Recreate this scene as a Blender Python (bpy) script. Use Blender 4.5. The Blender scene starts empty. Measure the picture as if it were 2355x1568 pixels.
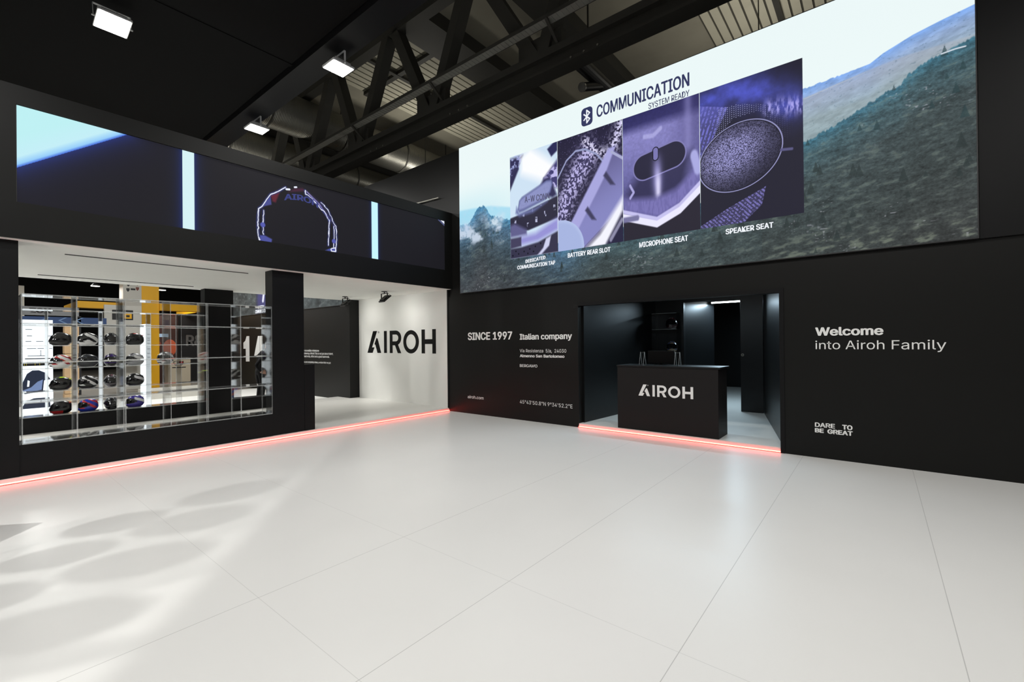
import bpy, math, random, os
import numpy as np
from mathutils import Vector, Matrix

SC = bpy.context.scene
COL = SC.collection
rnd = random.Random(7)

# ------------------------------------------------------------------ camera
cam_d = bpy.data.cameras.new('camera')
cam_d.sensor_width = 36.0
cam_d.lens = 1039.3846 * 36.0 / 2355.0
cam_d.clip_end = 200
cam = bpy.data.objects.new('camera', cam_d)
COL.objects.link(cam)
_r = Vector((0.777704, 0.628558, -0.009578)); _u = Vector((0.009602, 0.003357, 0.999948)); _f = Vector((-0.628558, 0.777756, 0.003424))
cam.matrix_world = Matrix(((_r.x, _u.x, -_f.x, 7.87823), (_r.y, _u.y, -_f.y, -7.37112), (_r.z, _u.z, -_f.z, 1.6), (0, 0, 0, 1)))
SC.camera = cam

# ------------------------------------------------------------------ world, view
W = bpy.data.worlds.new('hall_air'); SC.world = W; W.use_nodes = True
W.node_tree.nodes['Background'].inputs[0].default_value = (1.0, 0.97, 0.9, 1)
W.node_tree.nodes['Background'].inputs[1].default_value = 0.10
SC.view_settings.view_transform = 'Standard'; SC.view_settings.look = 'None'
SC.view_settings.gamma = 1.0; SC.view_settings.use_curve_mapping = False
SC.view_settings.exposure = 0.0
SC.cycles.max_bounces = 14; SC.cycles.diffuse_bounces = 5; SC.cycles.glossy_bounces = 5
SC.cycles.transmission_bounces = 12; SC.cycles.transparent_max_bounces = 64
SC.cycles.use_denoising = True
SC.cycles.sample_clamp_indirect = 6.0

FLOOD_W = 67.0       # power of each floodlight under the canopy
SPOT_W = 3.2         # ceiling spots on the white wall
TUBE_W = 24.0         # cool tubes in the counter room

# ------------------------------------------------------------------ helpers
def lin(c):
    c = np.asarray(c, float)
    return np.where(c <= 0.04045, c / 12.92, ((c + 0.055) / 1.055) ** 2.4)
def L(r, g, b): return tuple(lin(np.array([r, g, b]) / 255.0))

MATS = {}
def mat(name, rgb=(128, 128, 128), rough=0.5, metal=0.0, spec=0.5, emit=None, strength=0.0, noise=0.0, nscale=6.0, bump=0.0):
    if name in MATS: return MATS[name]
    m = bpy.data.materials.new(name); m.use_nodes = True
    nt = m.node_tree; b = nt.nodes['Principled BSDF']
    c = L(*rgb)
    b.inputs['Base Color'].default_value = (*c, 1)
    b.inputs['Roughness'].default_value = rough
    b.inputs['Metallic'].default_value = metal
    b.inputs['Specular IOR Level'].default_value = spec
    if emit is not None:
        b.inputs['Emission Color'].default_value = (*emit, 1)
        b.inputs['Emission Strength'].default_value = strength
    if noise > 0 or bump > 0:
        tc = nt.nodes.new('ShaderNodeTexCoord'); nz = nt.nodes.new('ShaderNodeTexNoise')
        nz.inputs['Scale'].default_value = nscale; nz.inputs['Detail'].default_value = 5
        nt.links.new(tc.outputs['Object'], nz.inputs['Vector'])
        if noise > 0:
            mp = nt.nodes.new('ShaderNodeMapRange')
            mp.inputs['To Min'].default_value = 1 - noise; mp.inputs['To Max'].default_value = 1 + noise
            nt.links.new(nz.outputs['Fac'], mp.inputs['Value'])
            mx = nt.nodes.new('ShaderNodeVectorMath'); mx.operation = 'SCALE'
            mx.inputs[0].default_value = c
            nt.links.new(mp.outputs['Result'], mx.inputs['Scale'])
            nt.links.new(mx.outputs['Vector'], b.inputs['Base Color'])
        if bump > 0:
            bp = nt.nodes.new('ShaderNodeBump'); bp.inputs['Strength'].default_value = bump; bp.inputs['Distance'].default_value = 0.01
            nt.links.new(nz.outputs['Fac'], bp.inputs['Height']); nt.links.new(bp.outputs['Normal'], b.inputs['Normal'])
    MATS[name] = m
    return m

def acrylic(name, tint, fac):
    """clear cast acrylic sheet: light passes, part of it is mirrored"""
    m = bpy.data.materials.new(name); m.use_nodes = True; nt = m.node_tree
    for n in list(nt.nodes): nt.nodes.remove(n)
    out = nt.nodes.new('ShaderNodeOutputMaterial'); mix = nt.nodes.new('ShaderNodeMixShader')
    tr = nt.nodes.new('ShaderNodeBsdfTransparent'); gl = nt.nodes.new('ShaderNodeBsdfGlossy')
    tr.inputs['Color'].default_value = (*tint, 1); gl.inputs['Roughness'].default_value = 0.04
    fr0 = nt.nodes.new('ShaderNodeLayerWeight'); fr0.inputs['Blend'].default_value = .5; fr = nt.nodes.new('ShaderNodeMath'); fr.operation = 'POWER'; fr.inputs[1].default_value = 4.0; nt.links.new(fr0.outputs['Facing'], fr.inputs[0])
    ad = nt.nodes.new('ShaderNodeMath'); ad.operation = 'MULTIPLY_ADD'; ad.use_clamp = True
    ad.inputs[1].default_value = 0.9; ad.inputs[2].default_value = fac
    nt.links.new(fr.outputs[0], ad.inputs[0]); nt.links.new(ad.outputs[0], mix.inputs[0])
    nt.links.new(tr.outputs[0], mix.inputs[1]); nt.links.new(gl.outputs[0], mix.inputs[2])
    nt.links.new(mix.outputs[0], out.inputs[0])
    MATS[name] = m; return m
ACR = acrylic('clear_acrylic', (0.955, 0.96, 0.96), 0.045)
def edge_mat():
    m = bpy.data.materials.new('polished_acrylic_edge'); m.use_nodes = True; nt = m.node_tree
    for n in list(nt.nodes): nt.nodes.remove(n)
    out = nt.nodes.new('ShaderNodeOutputMaterial'); mix = nt.nodes.new('ShaderNodeMixShader'); mix2 = nt.nodes.new('ShaderNodeMixShader')
    tr = nt.nodes.new('ShaderNodeBsdfTransparent'); gl = nt.nodes.new('ShaderNodeBsdfGlossy'); df = nt.nodes.new('ShaderNodeBsdfTranslucent'); d2 = nt.nodes.new('ShaderNodeBsdfDiffuse')
    gl.inputs['Roughness'].default_value = 0.2; df.inputs['Color'].default_value = (.8, .82, .82, 1); d2.inputs['Color'].default_value = (.75, .78, .78, 1)
    a = nt.nodes.new('ShaderNodeAddShader')
    nt.links.new(df.outputs[0], a.inputs[0]); nt.links.new(d2.outputs[0], a.inputs[1])
    mix.inputs[0].default_value = 0.11; nt.links.new(tr.outputs[0], mix.inputs[1]); nt.links.new(a.outputs[0], mix.inputs[2])
    mix2.inputs[0].default_value = 0.12; nt.links.new(mix.outputs[0], mix2.inputs[1]); nt.links.new(gl.outputs[0], mix2.inputs[2])
    nt.links.new(mix2.outputs[0], out.inputs[0]); MATS['edge'] = m; return m
EDGE = edge_mat()

class MB:
    """collects shapes into one mesh"""
    def __init__(s): s.v = []; s.f = []; s.m = []; s.mats = []
    def mi(s, m):
        if m not in s.mats: s.mats.append(m)
        return s.mats.index(m)
    def add(s, vs, fs, m):
        o = len(s.v); i = s.mi(m)
        s.v += [tuple(v) for v in vs]; s.f += [tuple(o + k for k in f) for f in fs]; s.m += [i] * len(fs)
        return s
    def box(s, x0, x1, y0, y1, z0, z1, m, M=None):
        vs = [Vector((x, y, z)) for z in (z0, z1) for y in (y0, y1) for x in (x0, x1)]
        if M is not None: vs = [M @ v for v in vs]
        return s.add(vs, [(0, 2, 3, 1), (4, 5, 7, 6), (0, 1, 5, 4), (2, 6, 7, 3), (0, 4, 6, 2), (1, 3, 7, 5)], m)
    def prism(s, pts, d0, d1, m, axes='xz', M=None):
        """polygon pts in the plane axes, swept along the third axis from d0 to d1"""
        def P(a, b, d):
            return Vector({'xz': (a, d, b), 'yz': (d, a, b), 'xy': (a, b, d)}[axes])
        n = len(pts); vs = [P(a, b, d0) for a, b in pts] + [P(a, b, d1) for a, b in pts]
        if M is not None: vs = [M @ v for v in vs]
        fs = [tuple(range(n - 1, -1, -1)), tuple(range(n, 2 * n))] + [(i, (i + 1) % n, n + (i + 1) % n, n + i) for i in range(n)]
        return s.add(vs, fs, m)
    def ring(s, cx, cz, ax, az, w, d0, d1, m, n=40):
        vs = []
        for d in (d0, d1):
            for (a, b) in ((ax, az), (ax - w, az - w)):
                for i in range(n):
                    t = 2 * math.pi * i / n; vs.append((cx + a * math.cos(t), d, cz + b * math.sin(t)))
        fs = []
        for i in range(n):
            j = (i + 1) % n
            fs += [(i, j, n + j, n + i), (2 * n + i, 3 * n + i, 3 * n + j, 2 * n + j), (i, 2 * n + i, 2 * n + j, j), (n + i, n + j, 3 * n + j, 3 * n + i)]
        return s.add(vs, fs, m)
    def bar(s, a, b, w, h, m, up=(0, 0, 1)):
        a = Vector(a); b = Vector(b); d = (b - a).normalized(); u = Vector(up)
        if abs(d.dot(u)) > .98: u = Vector((0, 1, 0))
        sx = d.cross(u).normalized(); uz = sx.cross(d).normalized()
        vs = [p + sx * (i * w / 2) + uz * (j * h / 2) for p in (a, b) for j in (-1, 1) for i in (-1, 1)]
        return s.add(vs, [(0, 1, 3, 2), (4, 6, 7, 5), (0, 4, 5, 1), (2, 3, 7, 6), (0, 2, 6, 4), (1, 5, 7, 3)], m)
    def tube(s, a, b, r, m, n=16, r2=None, cap=True):
        a = Vector(a); b = Vector(b); d = (b - a).normalized(); u = Vector((0, 0, 1)) if abs(d.z) < .9 else Vector((1, 0, 0))
        x = d.cross(u).normalized(); y = d.cross(x); r2 = r if r2 is None else r2
        vs = [p + (x * math.cos(2 * math.pi * i / n) + y * math.sin(2 * math.pi * i / n)) * q for p, q in ((a, r), (b, r2)) for i in range(n)]
        fs = [(i, (i + 1) % n, n + (i + 1) % n, n + i) for i in range(n)]
        if cap: fs += [tuple(range(n - 1, -1, -1)), tuple(range(n, 2 * n))]
        return s.add(vs, fs, m)
    def build(s, name, parent=None, base=(0, 0, 0), smooth=False, bevel=0.0):
        me = bpy.data.meshes.new(name)
        bx, by, bz = base
        me.from_pydata([(x - bx, y - by, z - bz) for x, y, z in s.v], [], s.f)
        for m in s.mats: me.materials.append(m)
        me.polygons.foreach_set('material_index', s.m)
        if smooth: me.polygons.foreach_set('use_smooth', [True] * len(me.polygons))
        me.update()
        o = bpy.data.objects.new(name, me); COL.objects.link(o)
        if parent is not None: o.parent = parent
        else: o.location = base
        if bevel > 0:
            b = o.modifiers.new('bevel', 'BEVEL'); b.width = bevel; b.segments = 2; b.limit_method = 'ANGLE'
        return o

def tag(o, label=None, cat=None, group=None, kind=None):
    if label: o['label'] = label
    if cat: o['category'] = cat
    if group: o['group'] = group
    if kind: o['kind'] = kind
    return o
def empty(name, loc, rot=(0, 0, 0)):
    o = bpy.data.objects.new(name, None); COL.objects.link(o); o.location = loc; o.rotation_euler = rot
    o.empty_display_size = .1
    return o
def struct(name, mb, base=(0, 0, 0), bevel=0): return tag(mb.build(name, None, base, bevel=bevel), kind='structure')
def area(name, loc, rot, sx, sy, power, color, parent=None, spread=None):
    d = bpy.data.lights.new(name, 'AREA'); d.shape = 'RECTANGLE'; d.size = sx; d.size_y = sy; d.energy = power; d.color = color
    if spread: d.spread = spread
    o = bpy.data.objects.new(name, d); COL.objects.link(o); o.location = loc; o.rotation_euler = rot
    if parent is not None: o.parent = parent
    return o

# ---- lettering
FONT = None
try:
    FONT = bpy.data.fonts.load(os.path.join(bpy.utils.system_resource('DATAFILES'), 'fonts', 'Inter.woff2'))
except Exception:
    FONT = None
_cap = {}
def _text_geo(body):
    cu = bpy.data.curves.new('t', 'FONT'); cu.body = body
    if FONT: cu.font = FONT
    cu.size = 1.0; cu.extrude = 0.0; cu.resolution_u = 4
    ob = bpy.data.objects.new('t', cu); COL.objects.link(ob)
    dg = bpy.context.evaluated_depsgraph_get(); dg.update()
    me = bpy.data.meshes.new_from_object(ob.evaluated_get(dg))
    v = np.array([p.co[:] for p in me.vertices]); f = [tuple(p.vertices) for p in me.polygons]
    bpy.data.objects.remove(ob); bpy.data.curves.remove(cu); bpy.data.meshes.remove(me)
    return v, f
def text_pts(body, bold, x0, x1, z, cap):
    """glyph outline fitted so that it runs x0..x1, stands on z, capitals cap high"""
    if 'H' not in _cap:
        c, _ = _text_geo('H'); _cap['H'] = (c[:, 1].min(), np.ptp(c[:, 1]))
    v, f = _text_geo(body); b0, ch = _cap['H']
    if bold > 0:
        n = len(v); w = bold * 1.1; sh = [(w * math.cos(t), .6 * w * math.sin(t)) for t in np.linspace(0, 2 * math.pi, 8, False)]
        v = np.concatenate([v + np.array([a, b, .0003 * k]) for k, (a, b) in enumerate(sh)]); f = [tuple(i + n * k for i in q) for k in range(len(sh)) for q in f]
    xs = (v[:, 0] - v[:, 0].min()) / np.ptp(v[:, 0]) * (x1 - x0) + x0
    return xs, (v[:, 1] - b0) / ch * cap + z, f, v[:, 2]
def text(mb, body, x0, x1, z, cap, y, m, bold=0.0, plane='xz', zr=None):
    xs, zs, f, st = text_pts(body, bold, x0, x1, z, cap)
    if zr is not None: zs = zs + (xs - x0) / (x1 - x0) * (zr - z)
    if plane == 'xz': vs = [(a, y - c, b) for a, b, c in zip(xs, zs, st)]
    elif plane == 'yz': vs = [(y + c, a, b) for a, b, c in zip(xs, zs, st)]
    mb.add(vs, f, m)
    return mb

# ---- picture painting for the LED walls (what they play), as a fine grid of colours
_rs = np.random.RandomState(3)
_lat = _rs.rand(256, 256)
def vnoise(u, v):
    iu = np.floor(u).astype(int); iv = np.floor(v).astype(int); fu = u - iu; fv = v - iv
    fu = fu * fu * (3 - 2 * fu); fv = fv * fv * (3 - 2 * fv)
    g = lambda a, b: _lat[a % 256, b % 256]
    return (g(iu, iv) * (1 - fu) + g(iu + 1, iv) * fu) * (1 - fv) + (g(iu, iv + 1) * (1 - fu) + g(iu + 1, iv + 1) * fu) * fv
def fbm(u, v, o=4):
    s = 0; a = .5; t = 0
    for k in range(o): s = s + a * vnoise(u * 2 ** k + 17 * k, v * 2 ** k + 31 * k); t += a; a *= .55
    return s / t
def inpoly(U, V, P):
    r = np.zeros(U.shape, bool); n = len(P)
    for i in range(n):
        x0, y0 = P[i]; x1, y1 = P[(i + 1) % n]
        c = (y0 > V) != (y1 > V)
        r ^= c & (U < (x1 - x0) * (V - y0) / ((y1 - y0) if y1 != y0 else 1e-9) + x0)
    return r
def pdist(U, V, P, close=False):
    d = np.full(U.shape, 1e9); n = len(P)
    for i in range(n if close else n - 1):
        ax, ay = P[i]; bx, by = P[(i + 1) % n]
        t = np.clip(((U - ax) * (bx - ax) + (V - ay) * (by - ay)) / ((bx - ax) ** 2 + (by - ay) ** 2 + 1e-12), 0, 1)
        d = np.minimum(d, np.hypot(U - ax - t * (bx - ax), V - ay - t * (by - ay)))
    return d
def ss(a, b, x):
    t = np.clip((x - a) / (b - a), 0, 1); return t * t * (3 - 2 * t)
def over(I, mask, rgb):
    k = np.asarray(mask, float)[..., None]; c = np.asarray(rgb, float)
    if c.max() > 3: c = c / 255.0
    I[:] = I * (1 - k) + c * k
def poly(I, U, V, P, rgb, soft=0.0, k=1.0):
    m = inpoly(U, V, P).astype(float)
    if soft > 0:
        d = pdist(U, V, P, True); m = np.where(m > 0, .5 + .5 * np.clip(d / soft, 0, 1), .5 - .5 * np.clip(d / soft, 0, 1))
    over(I, m * k, rgb)
def line(I, U, V, P, w, rgb, soft=0.004, k=1.0, close=False):
    d = pdist(U, V, P, close); over(I, k * (1 - ss(w, w + soft, d)), rgb)
def led_mat(name, gain=1.0):
    m = bpy.data.materials.new(name); m.use_nodes = True; nt = m.node_tree; b = nt.nodes['Principled BSDF']
    at = nt.nodes.new('ShaderNodeAttribute'); at.attribute_name = 'picture'
    b.inputs['Base Color'].default_value = (.004, .004, .005, 1); b.inputs['Roughness'].default_value = .5
    b.inputs['Specular IOR Level'].default_value = .1
    nt.links.new(at.outputs['Color'], b.inputs['Emission Color']); b.inputs['Emission Strength'].default_value = gain
    return m
LED = led_mat('led_pixels')
def led_grid(name, parent, a0, a1, z0, z1, d, na, nz, paint, plane='xz', base=(0, 0, 0)):
    """display surface with one colour per grid point; paint(U,V) gives sRGB"""
    A, Z = np.meshgrid(np.linspace(a0, a1, na), np.linspace(z0, z1, nz))
    I = np.clip(paint(A, Z), 0, 1.0); c = lin(I)
    co = np.zeros((na * nz, 3)); 
    if plane == 'xz': co[:, 0] = A.ravel(); co[:, 1] = d
    else: co[:, 1] = A.ravel(); co[:, 0] = d
    co[:, 2] = Z.ravel(); co -= np.array(base)
    i = np.arange((na - 1) * (nz - 1)); r = i // (na - 1); k = i % (na - 1); q = r * na + k
    quads = np.stack([q, q + 1, q + 1 + na, q + na], 1) if plane == 'xz' else np.stack([q, q + 1, q + 1 + na, q + na], 1)
    me = bpy.data.meshes.new(name); n = len(i)
    me.vertices.add(na * nz); me.vertices.foreach_set('co', co.ravel())
    me.loops.add(4 * n); me.loops.foreach_set('vertex_index', quads.ravel().astype(np.int32))
    me.polygons.add(n); me.polygons.foreach_set('loop_start', np.arange(0, 4 * n, 4, dtype=np.int32))
    me.update(calc_edges=True); me.validate()
    at = me.color_attributes.new('picture', 'FLOAT_COLOR', 'POINT')
    at.data.foreach_set('color', np.concatenate([c.reshape(-1, 3), np.ones((na * nz, 1))], 1).ravel())
    me.materials.append(LED)
    o = bpy.data.objects.new(name, me); COL.objects.link(o); o.parent = parent
    return o

# ------------------------------------------------------------------ materials
BLACK = mat('matt_black_panel', (21, 21, 20), .42, spec=.2, noise=.06, nscale=3)
BLACK2 = mat('black_laminate', (17, 17, 18), .42, spec=.2, noise=.05, nscale=4)
CANVAS = mat('black_canvas', (17, 17, 17), .9, spec=.1, noise=.1, nscale=8)
WHITEP = mat('white_painted_panel', (226, 226, 222), .6, spec=.3, noise=.015, nscale=2)
CEILW = mat('white_ceiling_fabric', (234, 234, 230), .8, spec=.2, noise=.02, nscale=4)
VINYLW = mat('white_vinyl', (240, 240, 238), .5)
VINYLB = mat('black_vinyl', (14, 14, 13), .6, spec=.15)
STEEL = mat('dark_painted_steel', (62, 61, 57), .6, spec=.3, noise=.12, nscale=2)
GALV = mat('galvanised_steel', (150, 148, 138), .35, metal=1.0, noise=.1, nscale=3)
GREYM = mat('grey_aluminium', (120, 120, 118), .4, metal=.8)
LENS = mat('lit_flood_lens', (255, 255, 250), .4, emit=(1, .99, .94), strength=14)
REDLED = mat('red_led_diffuser', (255, 200, 190), .4, emit=(16.0, .75, .55), strength=1.0)
YEL = mat('yellow_paint', (226, 168, 8), .5, noise=.03)
HALLW = mat('hall_white_panel', (190, 188, 180), .6)
DGREY = mat('dark_grey_plastic', (40, 40, 42), .4)

def floor_mat():
    m = bpy.data.materials.new('white_lacquered_floor_panels'); m.use_nodes = True; nt = m.node_tree; b = nt.nodes['Principled BSDF']
    N = nt.nodes.new; ln = nt.links.new
    geo = N('ShaderNodeNewGeometry'); sp = N('ShaderNodeSeparateXYZ'); ln(geo.outputs['Position'], sp.inputs[0])
    def mth(op, a, bb=None, c=None):
        n = N('ShaderNodeMath'); n.operation = op
        for i, x in enumerate((a, bb, c)):
            if x is None: continue
            if isinstance(x, (int, float)): n.inputs[i].default_value = x
            else: ln(x, n.inputs[i])
        return n.outputs[0]
    def joint(sock, off, per, w):
        t = mth('ADD', sock, off); t = mth('WRAP', t, per / 2, -per / 2); t = mth('ABSOLUTE', t); return mth('LESS_THAN', t, w)
    jx = joint(sp.outputs['X'], -7.07, 1.128, .0022); jy = joint(sp.outputs['Y'], 5.03, 1.13, .0018)
    ry = mth('LESS_THAN', sp.outputs['Y'], -4.9); rx = mth('GREATER_THAN', sp.outputs['X'], 4.7)
    jx = mth('MULTIPLY', jx, rx); jy = mth('MULTIPLY', jy, .55)
    jy = mth('MULTIPLY', jy, ry)
    j = mth('MAXIMUM', jx, jy)
    nz = N('ShaderNodeTexNoise'); nz.inputs['Scale'].default_value = .9; nz.inputs['Detail'].default_value = 4; ln(geo.outputs['Position'], nz.inputs['Vector'])
    mp = N('ShaderNodeMapRange'); mp.inputs['To Min'].default_value = .74; mp.inputs['To Max'].default_value = .80; ln(nz.outputs['Fac'], mp.inputs['Value'])
    k = mth('MULTIPLY_ADD', j, -.26, mp.outputs['Result'])
    cb = N('ShaderNodeCombineColor'); ln(k, cb.inputs[0]); ln(mth('MULTIPLY', k, .99), cb.inputs[1]); ln(mth('MULTIPLY', k, .965), cb.inputs[2])
    ln(cb.outputs[0], b.inputs['Base Color'])
    b.inputs['Roughness'].default_value = .32; b.inputs['Specular IOR Level'].default_value = .35
    n2 = N('ShaderNodeTexNoise'); n2.inputs['Scale'].default_value = 2.2; ln(geo.outputs['Position'], n2.inputs['Vector'])
    bp = N('ShaderNodeBump'); bp.inputs['Strength'].default_value = .03; bp.inputs['Distance'].default_value = .02; ln(n2.outputs['Fac'], bp.inputs['Height']); ln(bp.outputs[0], b.inputs['Normal'])
    return m
FLOORM = floor_mat()
PLATM = mat('white_platform_top', (214, 213, 208), .35, spec=.35, noise=.02, nscale=1.5)
CONC = mat('grey_hall_floor', (120, 116, 108), .6, noise=.1, nscale=.8)

# ================================================================== LIGHTS
def floodlight(name, loc, label, group, rot=(0, 0, 0), w=.36, d=.38, power=None, body=None, yoke=.22, along='y', parent_light=True, color=(1, .985, .95)):
    power = FLOOD_W if power is None else power; body = body or mat('flood_body_grey', (190, 190, 188), .5)
    r = empty(name, loc, rot); tag(r, label, 'floodlight', group)
    hw, hd = w / 2, d / 2
    m = MB(); m.box(-hw, hw, -hd, hd, .012, .035, body); m.box(-hw * .8, hw * .8, -hd * .8, hd * .8, .035, .06, body)
    for i in range(7):
        x = -hw * .75 + i * hw * .25; m.box(x - .005, x + .005, -hd * .75, hd * .75, .06, .09, body)
    hs = m.build('housing', r, bevel=.006)
    m = MB(); m.box(-hw, hw, -hd, hd, 0, .012, body); 
    for sx in (-1, 1):
        for sy in (-1, 1): m.tube((sx * hw * .92, sy * hd * .92, -.004), (sx * hw * .92, sy * hd * .92, 0), .006, DGREY, 8)
    m.build('rim', hs, bevel=.004)
    m = MB(); m.box(-hw * .93, hw * .93, -hd * .93, hd * .93, -.006, -.001, LENS); m.build('lens', hs)
    m = MB()
    if along == 'y':
        m.box(-.015, .015, -hd - .02, -hd - .014, .02, yoke, body); m.box(-.015, .015, hd + .014, hd + .02, .02, yoke, body); m.box(-.015, .015, -hd - .02, hd + .02, yoke, yoke + .006, body)
        for s in (-1, 1): m.tube((0, s * (hd - .01), .022), (0, s * (hd + .035), .022), .012, body, 10)
    else:
        m.box(-hw - .02, -hw - .014, -.015, .015, .02, yoke, body); m.box(hw + .014, hw + .02, -.015, .015, .02, yoke, body); m.box(-hw - .02, hw + .02, -.015, .015, yoke, yoke + .006, body)
        for s in (-1, 1): m.tube((s * (hw - .01), 0, .022), (s * (hw + .035), 0, .022), .012, body, 10)
    m.build('yoke', r)
    m = MB(); pts = [(0, .06 + .0, .085), (.03, .1, .14), (.01, .05, yoke)]
    for a, b in zip(pts, pts[1:]): m.tube(a, b, .004, DGREY, 6)
    m.build('power_cable', r)
    area('flood_light', (0, 0, -.012), (0, 0, 0), w * .9, d * .9, power, color, r)
    return r
G = 'floodlights under the black canopy'
floodlight('floodlight', (-.565, -5.92, 6.2), 'white floodlight nearest the left edge, hung alone under the black canopy', G, rot=(0, math.radians(-14), 0), along='y')
floodlight('floodlight', (.93, -3.31, 6.2), 'white floodlight under the canopy corner, right one of the two on its front edge', G, along='x')
floodlight('floodlight', (-2.37, -3.28, 6.2), 'white floodlight above the low screen, small and far on the canopy edge', G, along='x')
FL = [(4.3, -3.3), (7.6, -3.3), (10.9, -3.3), (4.0, -7.2), (7.6, -7.2), (11, -7.2), (6.2, -10.2), (9.5, -10.2)]
for i, (x, y) in enumerate(FL):
    floodlight('floodlight', (x, y, 6.2), 'white floodlight of the canopy rows outside the picture', G, along='x', power=FLOOD_W)

# ================================================================== SETTING
struct('floor', MB().box(-.02, 13, -13, .1, -.12, 0, FLOORM))
struct('floor_hall', MB().box(-34, -.02, -16, 14, -.14, -.02, CONC))
struct('floor_aisle', MB().box(-10, -4.4, -16, -.3, -.02, -.001, WHITEP))
WH = 6.08      # wall height
XO0, XO1, ZO = 3.515, 6.80, 2.275   # counter opening
m = MB()
m.box(0, XO0, 0, .14, 0, 2.69, BLACK).box(XO0, XO1, 0, .14, ZO, 2.69, BLACK).box(XO1, 13, 0, .14, 0, 2.69, BLACK)
m.box(-3.75, 13, .03, .14, 2.69, WH, BLACK)
struct('wall_back', m)
struct('trim_1', MB().box(8.80, 13, .0, .03, 2.735, WH, BLACK2))
struct('trim_2', MB().box(XO0 - .02, XO1 + .06, .0, .012, 0, 0, BLACK) if False else MB().box(XO1, XO1 + .055, -.012, 0, .0, ZO + .06, BLACK2).box(XO0, XO1, -.012, 0, ZO, ZO + .06, BLACK2))
# platform room behind the left front
struct('floor_platform', MB().box(-4.4, 0, -13, 0, 0, .07, PLATM))
struct('trim_3', MB().box(-3.76, -3.755, -13, -.3, .07, .0708, DGREY))
struct('wall_inner', MB().box(-3.75, -.045, 0, .14, .07, 2.87, WHITEP))
m = MB(); m.box(-14, -3.75, -.3, .14, 0, 6.08, BLACK)
struct('wall_corridor', m)
struct('trim_4', MB().box(-.045, 0, -.01, .14, 0, 2.87, BLACK2))
struct('ceiling_platform', MB().box(-4.07, .10, -13, 0, 2.862, 2.98, CEILW))
struct('wall_left', MB().box(-.25, .115, -13, .03, 2.866, 3.292, BLACK))
struct('wall_left_header', MB().box(-.25, .115, -13, .03, 4.432, 4.655, BLACK))
struct('wall_left_end', MB().box(-.25, .115, -13, -6.901, 3.292, 4.432, BLACK))
struct('wall_left_return', MB().box(-.25, .115, -.194, .03, 3.292, 4.432, BLACK))
struct('wall_left_backing', MB().box(-.25, .055, -6.9, -.195, 3.293, 4.431, BLACK))
struct('wall_left_column', MB().box(-.42, -.02, -13, -6.88, .07, 2.862, BLACK2))
struct('pillar_front', MB().box(-.31, -.04, -3.985, -3.45, .07, 2.862, BLACK2))
struct('wall_parapet', MB().box(-.42, -.03, -6.88, -3.985, .07, .44, BLACK2))
struct('wall_parapet_back', MB().box(-4.07, -3.70, -13, -2.4, .07, .355, BLACK2))
struct('pillar_rear', MB().box(-3.96, -3.70, -3.86, -3.29, .355, 2.862, BLACK2))
# counter room
ROOMB = mat('room_black_gloss', (9, 10, 11), .36, spec=.4)
m = MB()
m.box(3.2, 9.2, .14, 9.0, 0, .075, PLATM)
struct('floor_counter_room', m)
struct('floor_step', MB().box(XO0, XO1, .004, .14, 0, .075, PLATM))
m = MB()
m.prism([(3.50, .14), (3.56, .14), (3.74, 3.25), (3.62, 3.25)], .075, 2.6, ROOMB, 'xy')
struct('wall_room_left', m)
m = MB(); m.prism([(6.81, .14), (6.95, .14), (6.15, 3.30), (6.02, 3.30)], .075, 2.6, ROOMB, 'xy'); struct('wall_room_right', m)
m = MB(); m.box(3.6, 4.40, 3.25, 3.37, .075, 3.0, ROOMB).box(4.40, 5.60, 3.25, 3.37, 2.49, 3.0, ROOMB)
struct('wall_room_back', m)
m = MB(); m.prism([(4.395, 3.37), (4.755, 4.42), (4.70, 4.44), (4.33, 3.37)], .075, 2.92, mat('store_gloss_wall', (12, 13, 14), .34, spec=.6), 'xy').box(2.5, 8.0, 8.75, 8.85, .075, 2.92, ROOMB).box(7.5, 7.6, 3.38, 8.74, .075, 2.92, ROOMB).box(2.5, 4.72, 4.44, 4.5, .075, 2.92, ROOMB)
struct('wall_store', m)
struct('ceiling_counter_room', MB().box(2.4, 9.2, .14, 3.37, 2.6, 2.7, BLACK2)); struct('ceiling_store', MB().box(2.4, 9.2, 3.37, 9.0, 2.92, 3.0, BLACK2))
# hall shell
ROOFP = mat('roof_concrete_panel', (150, 146, 132), .9, noise=.15, nscale=1.2)
CORR = mat('translucent_corrugated_sheet', (190, 186, 168), .7, noise=.06, nscale=2)
CORD = mat('corrugation_groove', (70, 68, 60), .8)
struct('ceiling_roof', MB().box(-34, 16, -1.5, 26, 12.75, 12.95, ROOFP))
m = MB(); m.box(-34.2, -34, -16, 26, -.1, 12.9, mat('hall_far_wall', (22, 22, 22), .9)).box(-34, 16, 26, 26.2, -.1, 12.9, MATS['hall_far_wall'])
m.box(-34, -5, -16.2, -16, -.1, 9, MATS['hall_far_wall'])
struct('wall_hall', m)

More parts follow.
